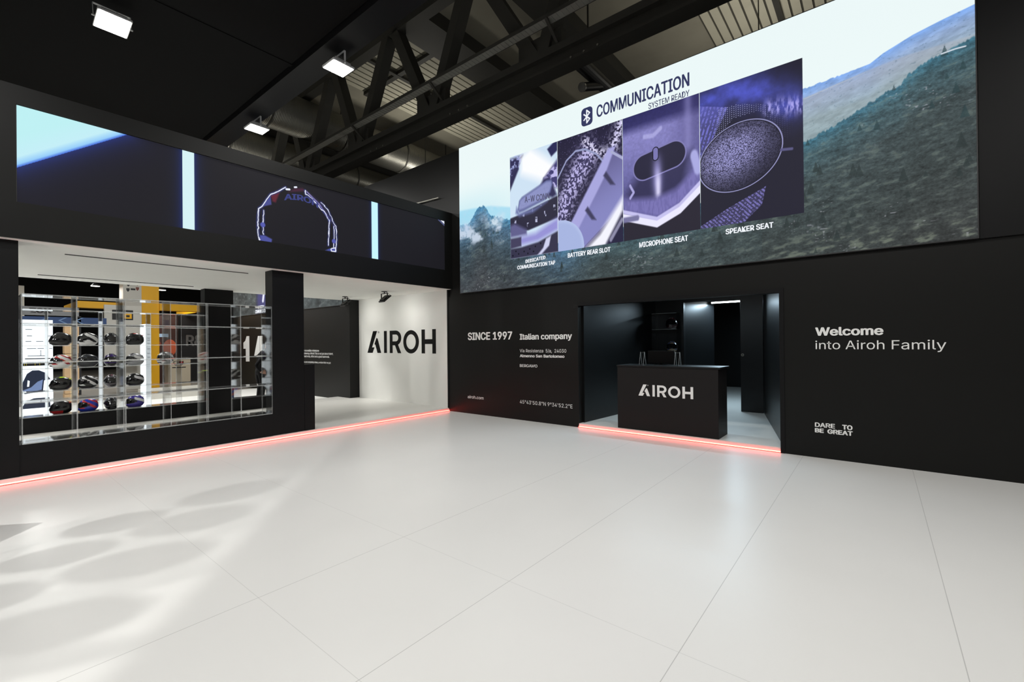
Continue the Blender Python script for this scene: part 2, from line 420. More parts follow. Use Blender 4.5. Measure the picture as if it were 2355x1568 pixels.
# red strips
def strip(name, label, a, b, along):
    r = empty(name, a); tag(r, label, 'led strip', 'red strips at the platform steps')
    m = MB()
    if along == 'y': m.tube((.006, a[1], .017), (.006, b[1], .017), .008, REDLED, 14)
    else: m.tube((a[0], -.003, .017), (b[0], -.003, .017), .008, REDLED, 14)
    d = m.build('diffuser', r, (a[0] if along == 'x' else 0, a[1] if along == 'y' else 0, 0)); 
    m = MB()
    if along == 'y': m.box(0, .008, a[1], b[1], .003, .008, GREYM)
    else: m.box(a[0], b[0], -.004, .003, .003, .008, GREYM)
    m.build('profile', r, (a[0] if along == 'x' else 0, a[1] if along == 'y' else 0, 0))
strip('led_strip', 'red glowing light strip along the left platform edge', (0, -13, 0), (0, -.005, 0), 'y')
strip('led_strip', 'red glowing light strip on the step under the counter opening', (XO0, 0, 0), (XO1, 0, 0), 'x')

# ================================================================== BIG LED WALL
BX0, BX1, BZ0, BZ1 = .43, 8.78, 2.748, 6.08
def hill(U, xs, zs): return np.interp(U, xs, zs)
def paint_landscape(U, V):
    I = np.zeros(U.shape + (3,)); t = (V - BZ0) / (BZ1 - BZ0)
    n = fbm(U * 1.1, V * 1.6, 4)
    I[:] = np.array([236, 248, 248]) / 255
    over(I, ss(5.3, 4.5, V) * ss(3.2, .6, U) * .9, (205, 236, 243))
    over(I, ss(.62, .8, n) * .3, (226, 244, 246))
    # --- far right mountain
    rx = [6.5, 7.13, 7.3, 7.5, 7.84, 7.97, 8.25, 8.49, 8.78]; rz = [5.0, 5.03, 5.045, 5.06, 5.10, 5.18, 5.29, 5.35, 5.41]
    jag = .022 * np.maximum(0, vnoise(U * 42, U * 0 + 3) - .25) * ss(7.9, 7.4, U)
    rid = hill(U, rx, rz) + jag
    m = ss(-.006, .006, rid - V) * ss(6.4, 6.6, U)
    tex = fbm(U * 9 + V * 6, V * 26 - U * 9, 4)
    base = np.stack([np.interp(rid - V, [0, .15, .45, .9], c) for c in ([128, 146, 152, 140], [170, 170, 170, 160], [236, 208, 178, 165])], -1) / 255
    base = base * (.86 + .28 * tex)[..., None]
    I[:] = I * (1 - m[..., None]) + base * m[..., None]
    r2 = hill(U, [7.1, 7.5, 7.8, 8.2], [4.89, 4.96, 5.01, 5.05])
    over(I, ss(.012, 0, np.abs(V - r2)) * ss(8.0, 7.5, U) * (U > 7.1) * .55, (205, 214, 225))
    over(I, ss(.03, 0, V - r2) * ss(-.35, -.02, V - r2) * (U > 7.1) * (V < rid) * .35, (176, 172, 172))
    sp = fbm(U * 34, V * 52, 2); over(I, (V < rid) * (V > 4.2) * (U > 7) * ss(.74, .82, sp) * .3, (80, 104, 120))
    # --- green slope
    gx = [1.0, 7.135, 7.275, 7.51, 7.79, 7.96, 8.11, 8.29, 8.48, 8.78]; gz = [3.6, 4.29, 4.34, 4.42, 4.56, 4.65, 4.69, 4.865, 4.945, 5.03]
    lx = [.43, .6, .75, .86, .97, 1.05, 1.12, 1.2, 1.27, 1.36, 1.5, 1.94, 2.6, 3.2, 4.0, 5.0, 6.5]; lz = [4.28, 4.25, 4.3, 4.42, 4.55, 4.585, 4.58, 4.59, 4.5, 4.36, 4.3, 4.15, 3.7, 3.45, 3.6, 3.55, 3.9]
    far = .03 * vnoise(U * 30, U * 0 + 8)
    over(I, ss(-.05, .02, hill(U, [.43, .8, 1.4, 2.0], [4.62, 4.60, 4.55, 4.4]) - V) * (U < 2.2) * .75, (150, 214, 240))
    g = np.where(U > 6.6, hill(U, gx, gz), hill(U, lx, lz)) + .05 * np.maximum(0, vnoise(U * 24, U * 0 + 5) - .45) + .03 * vnoise(U * 60, U * 0 + 9)
    d = g - V; m = ss(-.01, .015, d)
    s1 = fbm(U * 7 + V * 5, V * 22 - U * 6, 5); s2 = fbm(U * 40, V * 55, 3)
    cg = np.stack([np.interp(d, [0, .18, .6, 1.3, 2.3], c) for c in ([62, 66, 62, 58, 60], [110, 92, 74, 66, 63], [130, 100, 76, 66, 62])], -1) / 255
    cl = np.stack([np.interp(d, [0, .25, .6, 1.0, 1.6], c) for c in ([64, 78, 62, 60, 66], [128, 110, 80, 70, 70], [168, 136, 92, 76, 74])], -1) / 255
    wl = ss(4.2, 3.0, U)[..., None]; cg = cg * (1 - wl) + cl * wl
    s3 = fbm(U * 90 + V * 20, V * 140, 2); cg = cg * (.34 + .66 * s1 + .42 * s2 + .30 * s3)[..., None]
    over(cg, ss(.60, .75, s1) * .35, (108, 118, 108)); over(cg, ss(.82, .92, vnoise(U * 33, V * 60)) * ss(.6, .9, vnoise(U * 3, V * 5)) * .5, (190, 190, 200))
    over(cg, ss(3.1, 2.8, V) * ss(6.3, 7.2, U) * ss(.5, .7, s1) * .5, (120, 128, 112))
    I[:] = I * (1 - m[..., None]) + cg * m[..., None]
    # conifers
    q = random.Random(5)
    for k in range(85):
        if k < 30: x = q.uniform(7.15, 8.75); z = hill(x, gx, gz) - q.uniform(-.02, 1.6) ** 1.0
        else: x = q.uniform(.45, 7.2); z = q.uniform(2.85, 3.5) if x > 1.9 else q.uniform(2.85, 4.15)
        h = q.uniform(.07, .17) * (1.1 if z < 4.3 else .8); w = h * .28
        mm = (V > z) & (V < z + h) & (np.abs(U - x) < w * (1 - (V - z) / h))
        c = (40, 62, 66) if z > 3.9 else (42, 52, 52)
        over(I, mm * .62, c)
    # path and rocks
    line(I, U, V, [(8.50, 4.955), (8.62, 4.966), (8.70, 4.962)], .003, (215, 222, 232), .01)
    # mist on the left
    mm = ss(.46, .72, fbm(U * 3.1 + 3, V * 3.6, 5)) * np.exp(-((V - 4.05) / .26) ** 2) * ss(2.2, 1.5, U); over(I, np.clip(mm * 1.3, 0, .92), (205, 218, 236))
    mm = ss(.4, .7, fbm(U * 5 + 9, V * 5, 4)) * np.exp(-(((U - .72) / .16) ** 2 + ((V - 4.32) / .2) ** 2)); over(I, np.clip(mm * 1.2, 0, .85), (196, 214, 238))
    mm = ss(.4, .7, fbm(U * 4 + 2, V * 5, 4)) * np.exp(-(((U - 1.5) / .2) ** 2 + ((V - 4.25) / .25) ** 2)); over(I, np.clip(mm * 1.2, 0, .9), (215, 230, 242))
    return I
PZ0, PZ1 = 3.34, 5.468
def photo(fn, x0, x1):
    return lambda U, V: fn((U - x0) / (x1 - x0), (PZ1 - V) / (PZ1 - PZ0), (U - x0), (PZ1 - V))
def paint_tab(u, v, X, Y):
    I = np.zeros(u.shape + (3,)); I[:] = np.array([206, 226, 244]) / 255
    n = fbm(u * 18, v * 30, 4)
    poly(I, u, v, [(0, .02), (.3, .02), (.12, .18), (0, .3)], (48, 46, 86), .02); over(I, inpoly(u, v, [(0, 0), (.3, 0), (.2, .14), (0, .2)]) * ss(.5, .7, n) * .8, (180, 190, 240))
    poly(I, u, v, [(0, .24), (.18, .1), (.2, .14), (0, .33)], (44, 42, 80), .015)
    poly(I, u, v, [(.25, .03), (.45, -.03), (1, .22), (1, .42), (.85, .36), (.25, .2)], (252, 253, 255), .05)
    poly(I, u, v, [(.72, .3), (1, .16), (1, .42), (.78, .36)], (60, 56, 110), .02); over(I, inpoly(u, v, [(.72, .3), (1, .18), (1, .42), (.75, .36)]) * ss(.45, .6, n) * .9, (205, 200, 250))
    poly(I, u, v, [(.58, .42), (.72, .3), (.85, .3), (.98, .48), (.9, .5)], (46, 44, 84), .02)
    poly(I, u, v, [(.8, .04), (1, -.03), (1, .08), (.88, .12)], (40, 40, 84), .01)
    car = [(0, .60), (.2, .585), (1, .49), (1, .69), (.4, .75), (0, .74)]
    poly(I, u, v, car, (40, 38, 60), .008)
    cell = (np.floor(u * 11) + 2 * np.floor(v * 20 - u * 1.4)) % 5; over(I, inpoly(u, v, [(0, .61), (1, .5), (1, .68), (.4, .74), (0, .73)]) * (cell == 0) * ss(.35, .65, fbm(u * 30, v * 40, 2)) * (((u * 11) % 1) < .45) * .9, (200, 204, 236))
    poly(I, u, v, [(.14, .50), (.2, .57), (.55, .55), (.8, .52), (.5, .59), (.2, .60), (.12, .56)], (108, 116, 168), .02)
    tab = [(.17, .53), (.20, .45), (.26, .42), (.78, .325), (.88, .33), (.90, .37), (.86, .44), (.76, .50), (.30, .555), (.2, .56)]
    poly(I, u, v, tab, (86, 92, 142), .012); poly(I, u, v, [(.19, .515), (.22, .45), (.28, .43), (.78, .335), (.87, .342), (.88, .375), (.84, .43), (.74, .485), (.30, .535), (.2, .54)], (140, 146, 196), .015)
    over(I, inpoly(u, v, tab) * ss(.5, .8, fbm(u * 80, v * 120, 2)) * .25, (110, 114, 168))
    poly(I, u, v, [(0, .67), (.1, .66), (.36, .74), (.36, .79), (0, .79)], (96, 94, 140), .02)
    poly(I, u, v, [(.2, .8), (.55, .79), (.8, .73), (1, .69), (1, .80), (.6, .87), (.24, .88)], (150, 146, 214), .03)
    poly(I, u, v, [(0, .80), (.24, .8), (.24, .89), (0, .9)], (66, 62, 92), .01)
    poly(I, u, v, [(0, .90), (.25, .9), (.6, .88), (1, .81), (1, 1), (0, 1)], (52, 50, 74), .01)
    poly(I, u, v, [(.76, .86), (.86, .84), (.82, .93), (.66, 1.0), (.58, 1.0), (.7, .94)], (206, 208, 238), .01)
    for a, b in [(.05, .97), (.18, .96), (.3, .945), (.42, .93), (.54, .915), (.65, .895), (.12, .93), (.5, .96), (.38, .97)]: over(I, np.hypot((u - a), (v - b) * 1.8) < .016, (18, 18, 34))
    return I
def paint_slot(u, v, X, Y):
    I = np.zeros(u.shape + (3,)); I[:] = np.array([36, 33, 58]) / 255
    n = fbm(u * 42 + v * 10, v * 62 - u * 12, 3); n2 = fbm(u * 8, v * 12, 3)
    blob = inpoly(u, v, [(0, .6), (.1, .42), (.35, .2), (.5, .12), (.6, .26), (.42, .5), (.15, .78), (0, .75)])
    d = pdist(u, v, [(.05, .68), (.25, .42), (.48, .22)]); k = np.exp(-(d / .13) ** 2)
    over(I, np.clip(k * ss(.42, .62, n) * 1.2, 0, 1), (214, 208, 250)); over(I, k * .3, (120, 112, 180))
    d = pdist(u, v, [(.45, .08), (.62, .2), (.75, .24)]); over(I, np.exp(-(d / .05) ** 2) * ss(.4, .6, n) * .9, (228, 224, 252))
    d = pdist(u, v, [(.86, .2), (1.0, .02)]); over(I, np.exp(-(d / .08) ** 2) * ss(.35, .6, n), (220, 216, 250))
    over(I, ss(.74, .82, fbm(u * 70, v * 90, 2)) * ss(.5, .2, v) * .5, (150, 140, 200))
    line(I, u, v, [(0, .34), (.15, .2), (.3, .14), (.45, .15), (.62, .22), (.72, .3)], .006, (150, 156, 196), .006)
    poly(I, u, v, [(.22, .86), (.86, .22), (1, .3), (1, .72), (.45, 1.0), (.2, 1)], (96, 92, 140), .01)
    over(I, inpoly(u, v, [(.24, .86), (.86, .24), (1, .3), (1, .7), (.4, 1)]) * ss(.3, .95, v + .25 * u) * .7, (150, 152, 216))
    poly(I, u, v, [(.15, .82), (.8, .2), (.9, .2), (.72, .45), (.28, .88), (.24, .87)], (168, 166, 222), .012)
    for a, b in [(.72, .42), (.44, .68)]: poly(I, u, v, [(a, b), (a + .04, b - .03), (a + .17, b + .1), (a + .1, b + .09)], (62, 60, 92), .01)
    line(I, u, v, [(.84, .24), (1.02, .33)], .008, (170, 172, 210), .008)
    poly(I, u, v, [(.42, 1.02), (.66, .9), (1, .63), (1, .75), (.74, 1.02)], (244, 244, 255), .03)
    poly(I, u, v, [(.74, 1.02), (1, .76), (1, 1.02)], (38, 36, 64), .02); line(I, u, v, [(.82, .97), (.98, .82)], .008, (210, 208, 238), .02, .6)
    over(I, np.hypot(u - .02, (v - .98) * 1.55) < .4, (178, 192, 232)); over(I, ss(.4, .34, np.hypot(u - .02, (v - .98) * 1.55)) * .4, (150, 164, 214))
    return I
def paint_mic(u, v, X, Y):
    I = np.zeros(u.shape + (3,)); n = fbm(u * 40, v * 60, 3)
    g = np.interp(v, [0, .08, .16, .3, .55, .75, 1], [0, .05, .75, .7, .45, .3, .1])
    I[:] = (np.array([46, 44, 96]) / 255) * (1 - g)[..., None] + (np.array([164, 160, 226]) / 255) * g[..., None]
    I *= (.92 + .16 * n)[..., None]
    over(I, ss(.55, .95, u) * ss(.75, .2, v) * .45, (60, 56, 104)); over(I, np.exp(-((u - .86) / .05) ** 2) * ss(.7, .3, v) * .5, (150, 146, 206))
    line(I, u, v, [(.3, .2), (.42, .21), (.52, .17)], .008, (190, 188, 240), .02, .6)
    poly(I, u, v, [(.2, .5), (.9, .42), (.8, .66), (.45, .77), (.1, .72), (.06, .62)], (44, 42, 74), .06, .85)
    P = [(.30, .44), (.68, .40)]
    d = pdist(u, v * 1.5, [(a, b * 1.5) for a, b in P])
    over(I, ss(.155, .145, d) * .95, (34, 32, 54)); over(I, ss(.012, .004, np.abs(d - .152)), (128, 124, 180))
    k = np.exp(-((u - .47) / .06) ** 2) * ss(.3, .5, v) * ss(.78, .55, v); over(I, k * .75, (176, 170, 236))
    dm = pdist(u, v * 1.5, [(.45, .33 * 1.5), (.45, .385 * 1.5)]); over(I, dm < .042, (22, 20, 40)); over(I, dm < .03, (122, 118, 178))
    k = np.exp(-((u - .48) / .035) ** 2) * ss(.45, .6, v) * ss(.76, .66, v); over(I, k * .9, (226, 222, 254))
    cloth = [(0, .66), (.45, .7), (.7, .67), (1, .52), (1, .7), (.7, .8), (.48, .86), (0, .76)]
    poly(I, u, v, cloth, (122, 116, 180), .03); over(I, inpoly(u, v, cloth) * ss(.4, .7, fbm(u * 60, v * 20, 2)) * .3, (86, 82, 140))
    poly(I, u, v, [(0, .78), (.48, .9), (1, .67), (1, 1.02), (0, 1.02)], (40, 37, 50), .01)
    line(I, u, v, [(-.02, .80), (.46, .905), (.75, .83), (1.02, .69)], .022, (236, 234, 255), .012)
    line(I, u, v, [(-.02, .755), (.46, .865), (.75, .79), (1.02, .645)], .008, (210, 206, 250), .014, .9)
    line(I, u, v, [(0, .83), (.2, .83)], .012, (120, 118, 160), .02)
    line(I, u, v, [(.1, .56), (.15, .62), (.1, .66)], .008, (170, 166, 220), .01)
    line(I, u, v, [(.93, .45), (.97, .55)], .03, (170, 170, 226), .03)
    return I
def paint_speaker(u, v, X, Y):
    I = np.zeros(u.shape + (3,)); I[:] = np.array([36, 35, 50]) / 255
    n = fbm(u * 9, v * 14, 5)
    d = pdist(u, v, [(.05, .1), (.35, .06), (.62, .13), (.9, .27)]); over(I, np.clip(np.exp(-(d / .12) ** 2) * (.35 + .9 * n), 0, 1) * .95, (84, 92, 204))
    d = pdist(u, v, [(.7, .26), (.97, .3)]); over(I, np.exp(-(d / .05) ** 2) * ss(.4, .7, fbm(u * 40, v * 20, 3)), (170, 166, 240))
    # knit on the left
    knit = inpoly(u, v, [(0, .1), (.3, .17), (.16, .34), (.02, .48), (0, .5)])
    over(I, knit * (.45 + .55 * (np.sin((u * 2.4 + v * 1.2) * 60) > 0) * ss(.3, .6, fbm(u * 60, v * 90, 2))), (112, 112, 200))
    # dots
    gx = (u * 46) % 1 - .5; gy = (v * 70 + np.floor(u * 46) % 2 * .5) % 1 - .5
    dots = (np.hypot(gx, gy) < .22) * ss(1.0, .35, u) * inpoly(u, v, [(.2, .16), (.4, .17), (.78, .25), (.95, .36), (.86, .50), (.8, .46), (.76, .38), (.6, .26), (.35, .26), (.14, .40)])
    over(I, dots * .8, (170, 172, 216))
    # speaker ellipse
    cx, cy = .40, .535; a = math.radians(-24); x = (u - cx) * 1.36; y = (v - cy) * 2.138
    xr = x * math.cos(a) - y * math.sin(a) * -1 * -1; xr = x * math.cos(a) + y * math.sin(a); yr = -x * math.sin(a) + y * math.cos(a)
    e = np.hypot(xr / .58, yr / .49)
    over(I, ss(1.0, .98, e), (32, 31, 46))
    fz = fbm(u * 190, v * 300, 2); k = np.exp(-(np.maximum(0, np.hypot((xr + .08) / .5, (yr + .1) / .36)) ** 2)) 
    over(I, (e < .96) * np.clip(k * 1.25 * ss(.34, .66, fz), 0, 1), (186, 184, 240)); over(I, (e < .96) * k * .28, (90, 88, 150))
    over(I, ss(.017, .009, np.abs(e - 1.0)), (150, 150, 196))
    wv = inpoly(u, v, [(0, .98), (.3, .88), (.66, .78), (.62, .9), (.45, 1.0), (0, 1.04)])
    over(I, wv * (.3 + .7 * (np.sin((u * 1.6 - v * 2.2) * 90) > -.2) * ss(.3, .6, fbm(u * 70, v * 110, 2))) * .9, (128, 122, 196))
    line(I, u, v, [(.8, .56), (.9, .57)], .004, (90, 88, 130), .01)
    return I
wall = empty('video_wall', (.43, 0, BZ0)); tag(wall, 'giant bright video wall with mountain landscape and four close-up photos', 'video wall')
base = (.43, 0, BZ0)
led_grid('display', wall, BX0, BX1, BZ0, BZ1, -.03, 1400, 540, paint_landscape, base=base)
m = MB(); e = .012
m.box(BX0 - e, BX1 + e, -.029, .03, BZ0 - e, BZ1 + e, DGREY); m.build('cabinet', wall, base)
PX = [1.935, 3.117, 4.466, 5.757, 7.122]
for i, (fn, lab) in enumerate(((paint_tab, 'grey rubber tab photo'), (paint_slot, 'battery slot photo'), (paint_mic, 'microphone photo'), (paint_speaker, 'round speaker photo'))):
    o = led_grid('photo_panel', wall, PX[i], PX[i + 1] - .006, PZ0, PZ1, -.033, 300, 520, photo(fn, PX[i], PX[i + 1]), base=base); o['label'] = lab
NAVY = mat('screen_navy', (0, 0, 0), .5, emit=L(44, 50, 92), strength=1.0)
LEDW = mat('screen_white', (0, 0, 0), .5, emit=L(240, 244, 250), strength=1.0)
m = MB(); text(m, 'COMMUNICATION', 3.967, 5.607, 5.657, .205, -.034, NAVY, .022, zr=5.64); text(m, 'SYSTEM READY', 4.935, 5.605, 5.486, .095, -.034, NAVY, .010, zr=5.478); m.build('screen_heading', wall, base)
m = MB()
P = []
for cx_, cz_, a0 in ((3.885 - .07, 5.905 - .07, 0), (3.652 + .07, 5.905 - .07, 90), (3.652 + .07, 5.572 + .07, 180), (3.885 - .07, 5.572 + .07, 270)):
    for k in range(7): t = math.radians(a0 + 15 * k); P.append((cx_ + .07 * math.cos(t), cz_ + .07 * math.sin(t)))
m.prism(P, -.035, -.034, NAVY)
def stroke(m, pts, w, y0, y1, mt):
    for (ax, az), (bx, bz) in zip(pts, pts[1:]):
        dx, dz = bx - ax, bz - az; l = math.hypot(dx, dz); nx, nz_ = -dz / l * w / 2, dx / l * w / 2; ex, ez = dx / l * w * .3, dz / l * w * .3
        m.prism([(ax + nx - ex, az + nz_ - ez), (bx + nx + ex, bz + nz_ + ez), (bx - nx + ex, bz - nz_ + ez), (ax - nx - ex, az - nz_ - ez)], y0, y1, mt)
cx_, cz_ = 3.766, 5.738
stroke(m, [(cx_ - .06, cz_ - .055), (cx_ + .06, cz_ + .055), (cx_, cz_ + .115), (cx_, cz_ - .115), (cx_ + .06, cz_ - .055), (cx_ - .06, cz_ + .055)], .024, -.0362, -.0352, LEDW)
m.build('wireless_icon', wall, base)
m = MB()
text(m, 'DEDICATED', 2.323, 2.818, 3.213, .066, -.034, LEDW, .03, zr=3.24); text(m, 'COMMUNICATION TAP', 2.107, 3.042, 3.108, .072, -.034, LEDW, .03)
text(m, 'BATTERY REAR SLOT', 3.329, 4.214, 3.199, .08, -.034, LEDW, .03); text(m, 'MICROPHONE SEAT', 4.748, 5.56, 3.192, .083, -.034, LEDW, .03); text(m, 'SPEAKER SEAT', 6.113, 6.747, 3.202, .075, -.034, LEDW, .03)
m.build('screen_caption', wall, base)
m = MB(); EMB = mat('screen_embossed', (0, 0, 0), .5, emit=L(64, 64, 104), strength=1.0)
text(m, 'A-W CONN', 2.316, 2.925, 4.447, .12, -.034, EMB, .02, zr=4.40); m.build('screen_emboss', wall, base)

# ================================================================== LOW LEFT LED WALL
def paint_left(U, V):      # U = y, V = z
    I = np.zeros(U.shape + (3,)); I[:] = np.array([27, 26, 31]) / 255
    over(I, ss(-.4, -2.6, -np.abs(U + .2)) * 0, (0, 0, 0))
    d = pdist(U, V, [(-6.9, 3.69), (-5.897, 4.43)]); over(I, np.exp(-(d / .09)) * .75, (40, 62, 150)); over(I, np.exp(-(d / .3)) * .35, (40, 40, 84))
    tri = inpoly(U, V, [(-7, 4.5), (-5.80, 4.5), (-6.9, 3.69), (-7, 3.61)]).astype(float)
    dd = np.where(tri > 0, d, 0); col = np.stack([np.interp(dd, [0, .03, .1, .3], c) for c in ([70, 150, 196, 190], [110, 205, 238, 240], [220, 250, 247, 243])], -1) / 255
    I[:] = I * (1 - tri[..., None]) + col * tri[..., None]
    for a, b, wg in ((-5.277, -5.136, .06), (-2.138, -1.993, .03)):
        dx = np.maximum(np.maximum(a - U, U - b), 0); over(I, np.exp(-dx / wg) * .8 * (dx > 0), (30, 48, 120)); over(I, dx <= 0, (214, 242, 246) if a < -3 else (200, 246, 255))
    W1 = (236, 240, 255); B1 = (70, 78, 160)
    gl = dict(outL=[(-3.815, 4.27), (-3.944, 4.162), (-4.06, 4.087), (-4.199, 3.853), (-4.239, 3.819), (-4.259, 3.688), (-4.263, 3.52), (-4.25, 3.388), (-4.23, 3.308)],
              inL=[(-4.172, 3.8), (-4.177, 3.604), (-4.186, 3.535), (-4.175, 3.402)],
              outR=[(-3.477, 4.299), (-3.468, 4.238), (-3.356, 4.192), (-3.262, 4.104), (-3.156, 4.025), (-3.078, 3.939), (-3.032, 3.863)],
              outR2=[(-3.184, 4.159), (-3.057, 4.057), (-2.948, 3.842), (-2.903, 3.784), (-2.885, 3.538), (-2.911, 3.313)],
              inR=[(-3.028, 3.874), (-3.04, 3.644), (-3.056, 3.405)], inR2=[(-2.942, 3.777), (-2.94, 3.586), (-2.947, 3.394)])
    poly(I, U, V, [(-4.06, 4.064), (-4.045, 3.922), (-4.191, 3.855)], (72, 76, 140), .01)
    poly(I, U, V, [(-4.06, 4.073), (-3.91, 4.162), (-3.979, 3.972), (-4.028, 3.978)], (98, 36, 50), .015)
    poly(I, U, V, [(-3.773, 4.197), (-3.667, 4.286), (-3.522, 4.333), (-3.477, 4.29), (-3.595, 4.251)], (70, 34, 56), .02)
    poly(I, U, V, [(-3.45, 4.3), (-3.2, 4.15), (-3.0, 3.9), (-2.9, 3.7), (-3.0, 3.86), (-3.2, 4.06), (-3.4, 4.2)], (58, 52, 98), .03, .9); line(I, U, V, [(-3.45, 4.29), (-3.22, 4.12), (-3.06, 3.92)], .004, (170, 160, 220), .012, .8)
    poly(I, U, V, [(-4.229, 3.384), (-4.147, 3.39), (-4.041, 3.349), (-4.05, 3.295), (-4.227, 3.29)], (78, 84, 160), .01)
    poly(I, U, V, [(-3.113, 3.307), (-3.033, 3.352), (-2.911, 3.384), (-2.915, 3.303)], (74, 84, 160), .01)
    for k, w in (('outL', .007), ('outR', .008), ('outR2', .006), ('inL', .005), ('inR', .006), ('inR2', .005)):
        line(I, U, V, gl[k], w * 1.6, B1, .025, .55); j = .03 * (fbm(U * 16, V * 16, 3) - .5); line(I, U + j, V + j, gl[k], w * (.35 + .5 * fbm(U * 9, V * 9, 2)), W1, .006)
    line(I, U, V, [(-3.003, 3.347), (-2.993, 3.311), (-2.915, 3.313), (-2.911, 3.384), (-2.99, 3.36)], .006, W1, .006)
    line(I, U, V, [(-3.80, 4.24), (-3.75, 4.25)], .012, W1, .01); line(I, U, V, [(-3.66, 4.31), (-3.63, 4.32)], .01, W1, .01)
    for a, b in ((-4.185, 3.56), (-2.944, 3.50)): over(I, ss(.05, .03, np.hypot(U - a, V - b)), (86, 92, 176))
    poly(I, U, V, [(-.325, 4.43), (-.19, 4.43), (-.19, 4.352)], (236, 240, 255), .004); line(I, U, V, [(-.385, 4.43), (-.19, 4.326)], .008, (120, 130, 200), .01, .7)
    return I
low = empty('video_screen', (.1, -6.9, 3.292)); tag(low, 'long dark video screen with goggle outline and two pale bars', 'video screen')
base = (.1, -6.9, 3.292)
led_grid('display', low, -6.895, -.2, 3.297, 4.427, .098, 1200, 220, paint_left, 'yz', base)
m = MB(); m.box(.06, .097, -6.9, -.195, 3.292, 4.432, DGREY); m.build('cabinet', low, base)
m = MB(); DIM = mat('screen_dim_blue', (0, 0, 0), .5, emit=L(64, 70, 128), strength=1.0)
def arc_text(m, body, y0, y1, z, cap, x, mt, sag):
    xs, zs, f, st = text_pts(body, .03, y0, y1, 0, cap); mid = (y0 + y1) / 2; h = (y1 - y0) / 2
    m.add([(x, a, z + b - sag * ((a - mid) / h) ** 2) for a, b in zip(xs, zs)], f, mt)
arc_text(m, 'AIROH', -3.84, -3.24, 4.105, .095, .1, DIM, .06); m.build('screen_wordmark', low, base)

# far LED wall seen over the platform
def paint_rock(U, V):
    I = np.zeros(U.shape + (3,)); n = fbm(U * 3.5, V * 7, 6); I[:] = np.array([70, 76, 76]) / 255; I *= (.45 + 1.05 * n)[..., None]
    over(I, ss(.6, .8, fbm(U * 9, V * 14, 3)) * .4, (140, 146, 146))
    over(I, ss(-9.9, -9.7, U) * ss(-9.0, -9.2, U) * (V > 2.98) * .95, (92, 90, 160)); over(I, inpoly(U, V, [(-10.0, 2.74), (-8.6, 2.74), (-8.6, 3.9), (-9.9, 3.9)]) * .5, (44, 44, 80))
    line(I, U, V, [(-9.35, 3.2), (-9.2, 3.75)], .05, (235, 238, 255), .05)
    return I
far = empty('video_wall', (-8, -.3, 2.73)); tag(far, 'far video wall of grey rock above the black text wall', 'video wall')
led_grid('display', far, -12.4, -3.80, 2.735, 4.9, -.33, 500, 130, paint_rock, base=(-8, -.3, 2.73))
m = MB(); m.box(-12.42, -3.78, -.328, -.3, 2.72, 4.92, DGREY); m.build('cabinet', far, (-8, -.3, 2.73))
m = MB(); text(m, 'SYSTEM', -9.75, -9.25, 2.93, .1, -.335, LEDW, .04); text(m, 'COMMUNICATION', -10.0, -9.0, 2.77, .12, -.335, LEDW, .04); m.build('screen_caption', far, (-8, -.3, 2.73))

# ================================================================== WALL LETTERING
def letters(name, label, rows, base, y, cat='wall lettering', grp=None):
    """rows of (words, x0, x1, z, capital height, weight); every word is a part"""
    if len(rows) == 1 and ' ' not in rows[0][0]:
        m = MB(); b, a0, a1, z, c, w = rows[0]; text(m, b, a0, a1, z, c, y, VINYLW, w); return tag(m.build(name, None, base), label, cat, grp)
    r = empty(name, base); tag(r, label, cat, grp)
    for b, a0, a1, z, c, w in rows:
        xs, zs, f, st = text_pts(b, w, a0, a1, z, c); v0, _ = _text_geo(b); lo, wd = v0[:, 0].min(), np.ptp(v0[:, 0])
        words = b.split(); ends = []; p = 0
        for q in words:
            p = b.index(q, p) + len(q); ends.append(((_text_geo(b[:p])[0][:, 0].max() - lo) / wd) * (a1 - a0) + a0 + .004)
        fx = [np.mean([xs[k] for k in t]) for t in f]
        for k, q in enumerate(words):
            a, e = (ends[k - 1] if k else -1e9), (ends[k] if k < len(words) - 1 else 1e9)
            fs = [t for t, x in zip(f, fx) if a < x <= e]; ids = sorted({i for t in fs for i in t}); at = {i: n for n, i in enumerate(ids)}
            m = MB(); m.add([(xs[i], y - st[i], zs[i]) for i in ids], [tuple(at[i] for i in t) for t in fs], VINYLW); m.build('word', r, base)
    return r
YW = -.0025
GI = 'white lettering on the black wall'
letters('wall_lettering', 'bold white words SINCE 1997 on the black wall', [('SINCE 1997', .632, 1.93, 1.671, .157, .028)], (.63, 0, 1.67), YW, grp=GI)
letters('wall_lettering', 'bold white words Italian company beside SINCE 1997', [('Italian company', 2.128, 3.385, 1.66, .112, .026)], (2.12, 0, 1.66), YW, grp=GI)
letters('wall_lettering', 'small white postal address lines under Italian company', [('Via Resistenza  5/a,  24030', 2.128, 3.253, 1.398, .065, 0), ('Almenno San Bartolomeo', 2.128, 3.212, 1.298, .054, .024), ('BERGAMO', 2.126, 2.571, 1.095, .056, .01)], (2.12, 0, 1.1), YW, grp=GI)
letters('wall_lettering', 'small white web address low on the wall near the corner', [('airoh.com', .612, 1.1, .346, .066, .01)], (.61, 0, .34), YW, grp=GI)
letters('wall_lettering', 'thin white map coordinates low on the wall left of the counter opening', [('45°43\'50.8"N 9°34\'52.2"E', 2.118, 3.378, .342, .072, 0)], (2.11, 0, .34), YW, grp=GI)
letters('wall_lettering', 'bold white word Welcome right of the counter opening', [('Welcome', 7.223, 7.94, 1.656, .105, .03)], (7.22, 0, 1.65), YW, grp=GI)
letters('wall_lettering', 'thin white words into Airoh Family below Welcome', [('into Airoh Family', 7.224, 8.512, 1.471, .112, 0)], (7.22, 0, 1.47), YW, grp=GI)
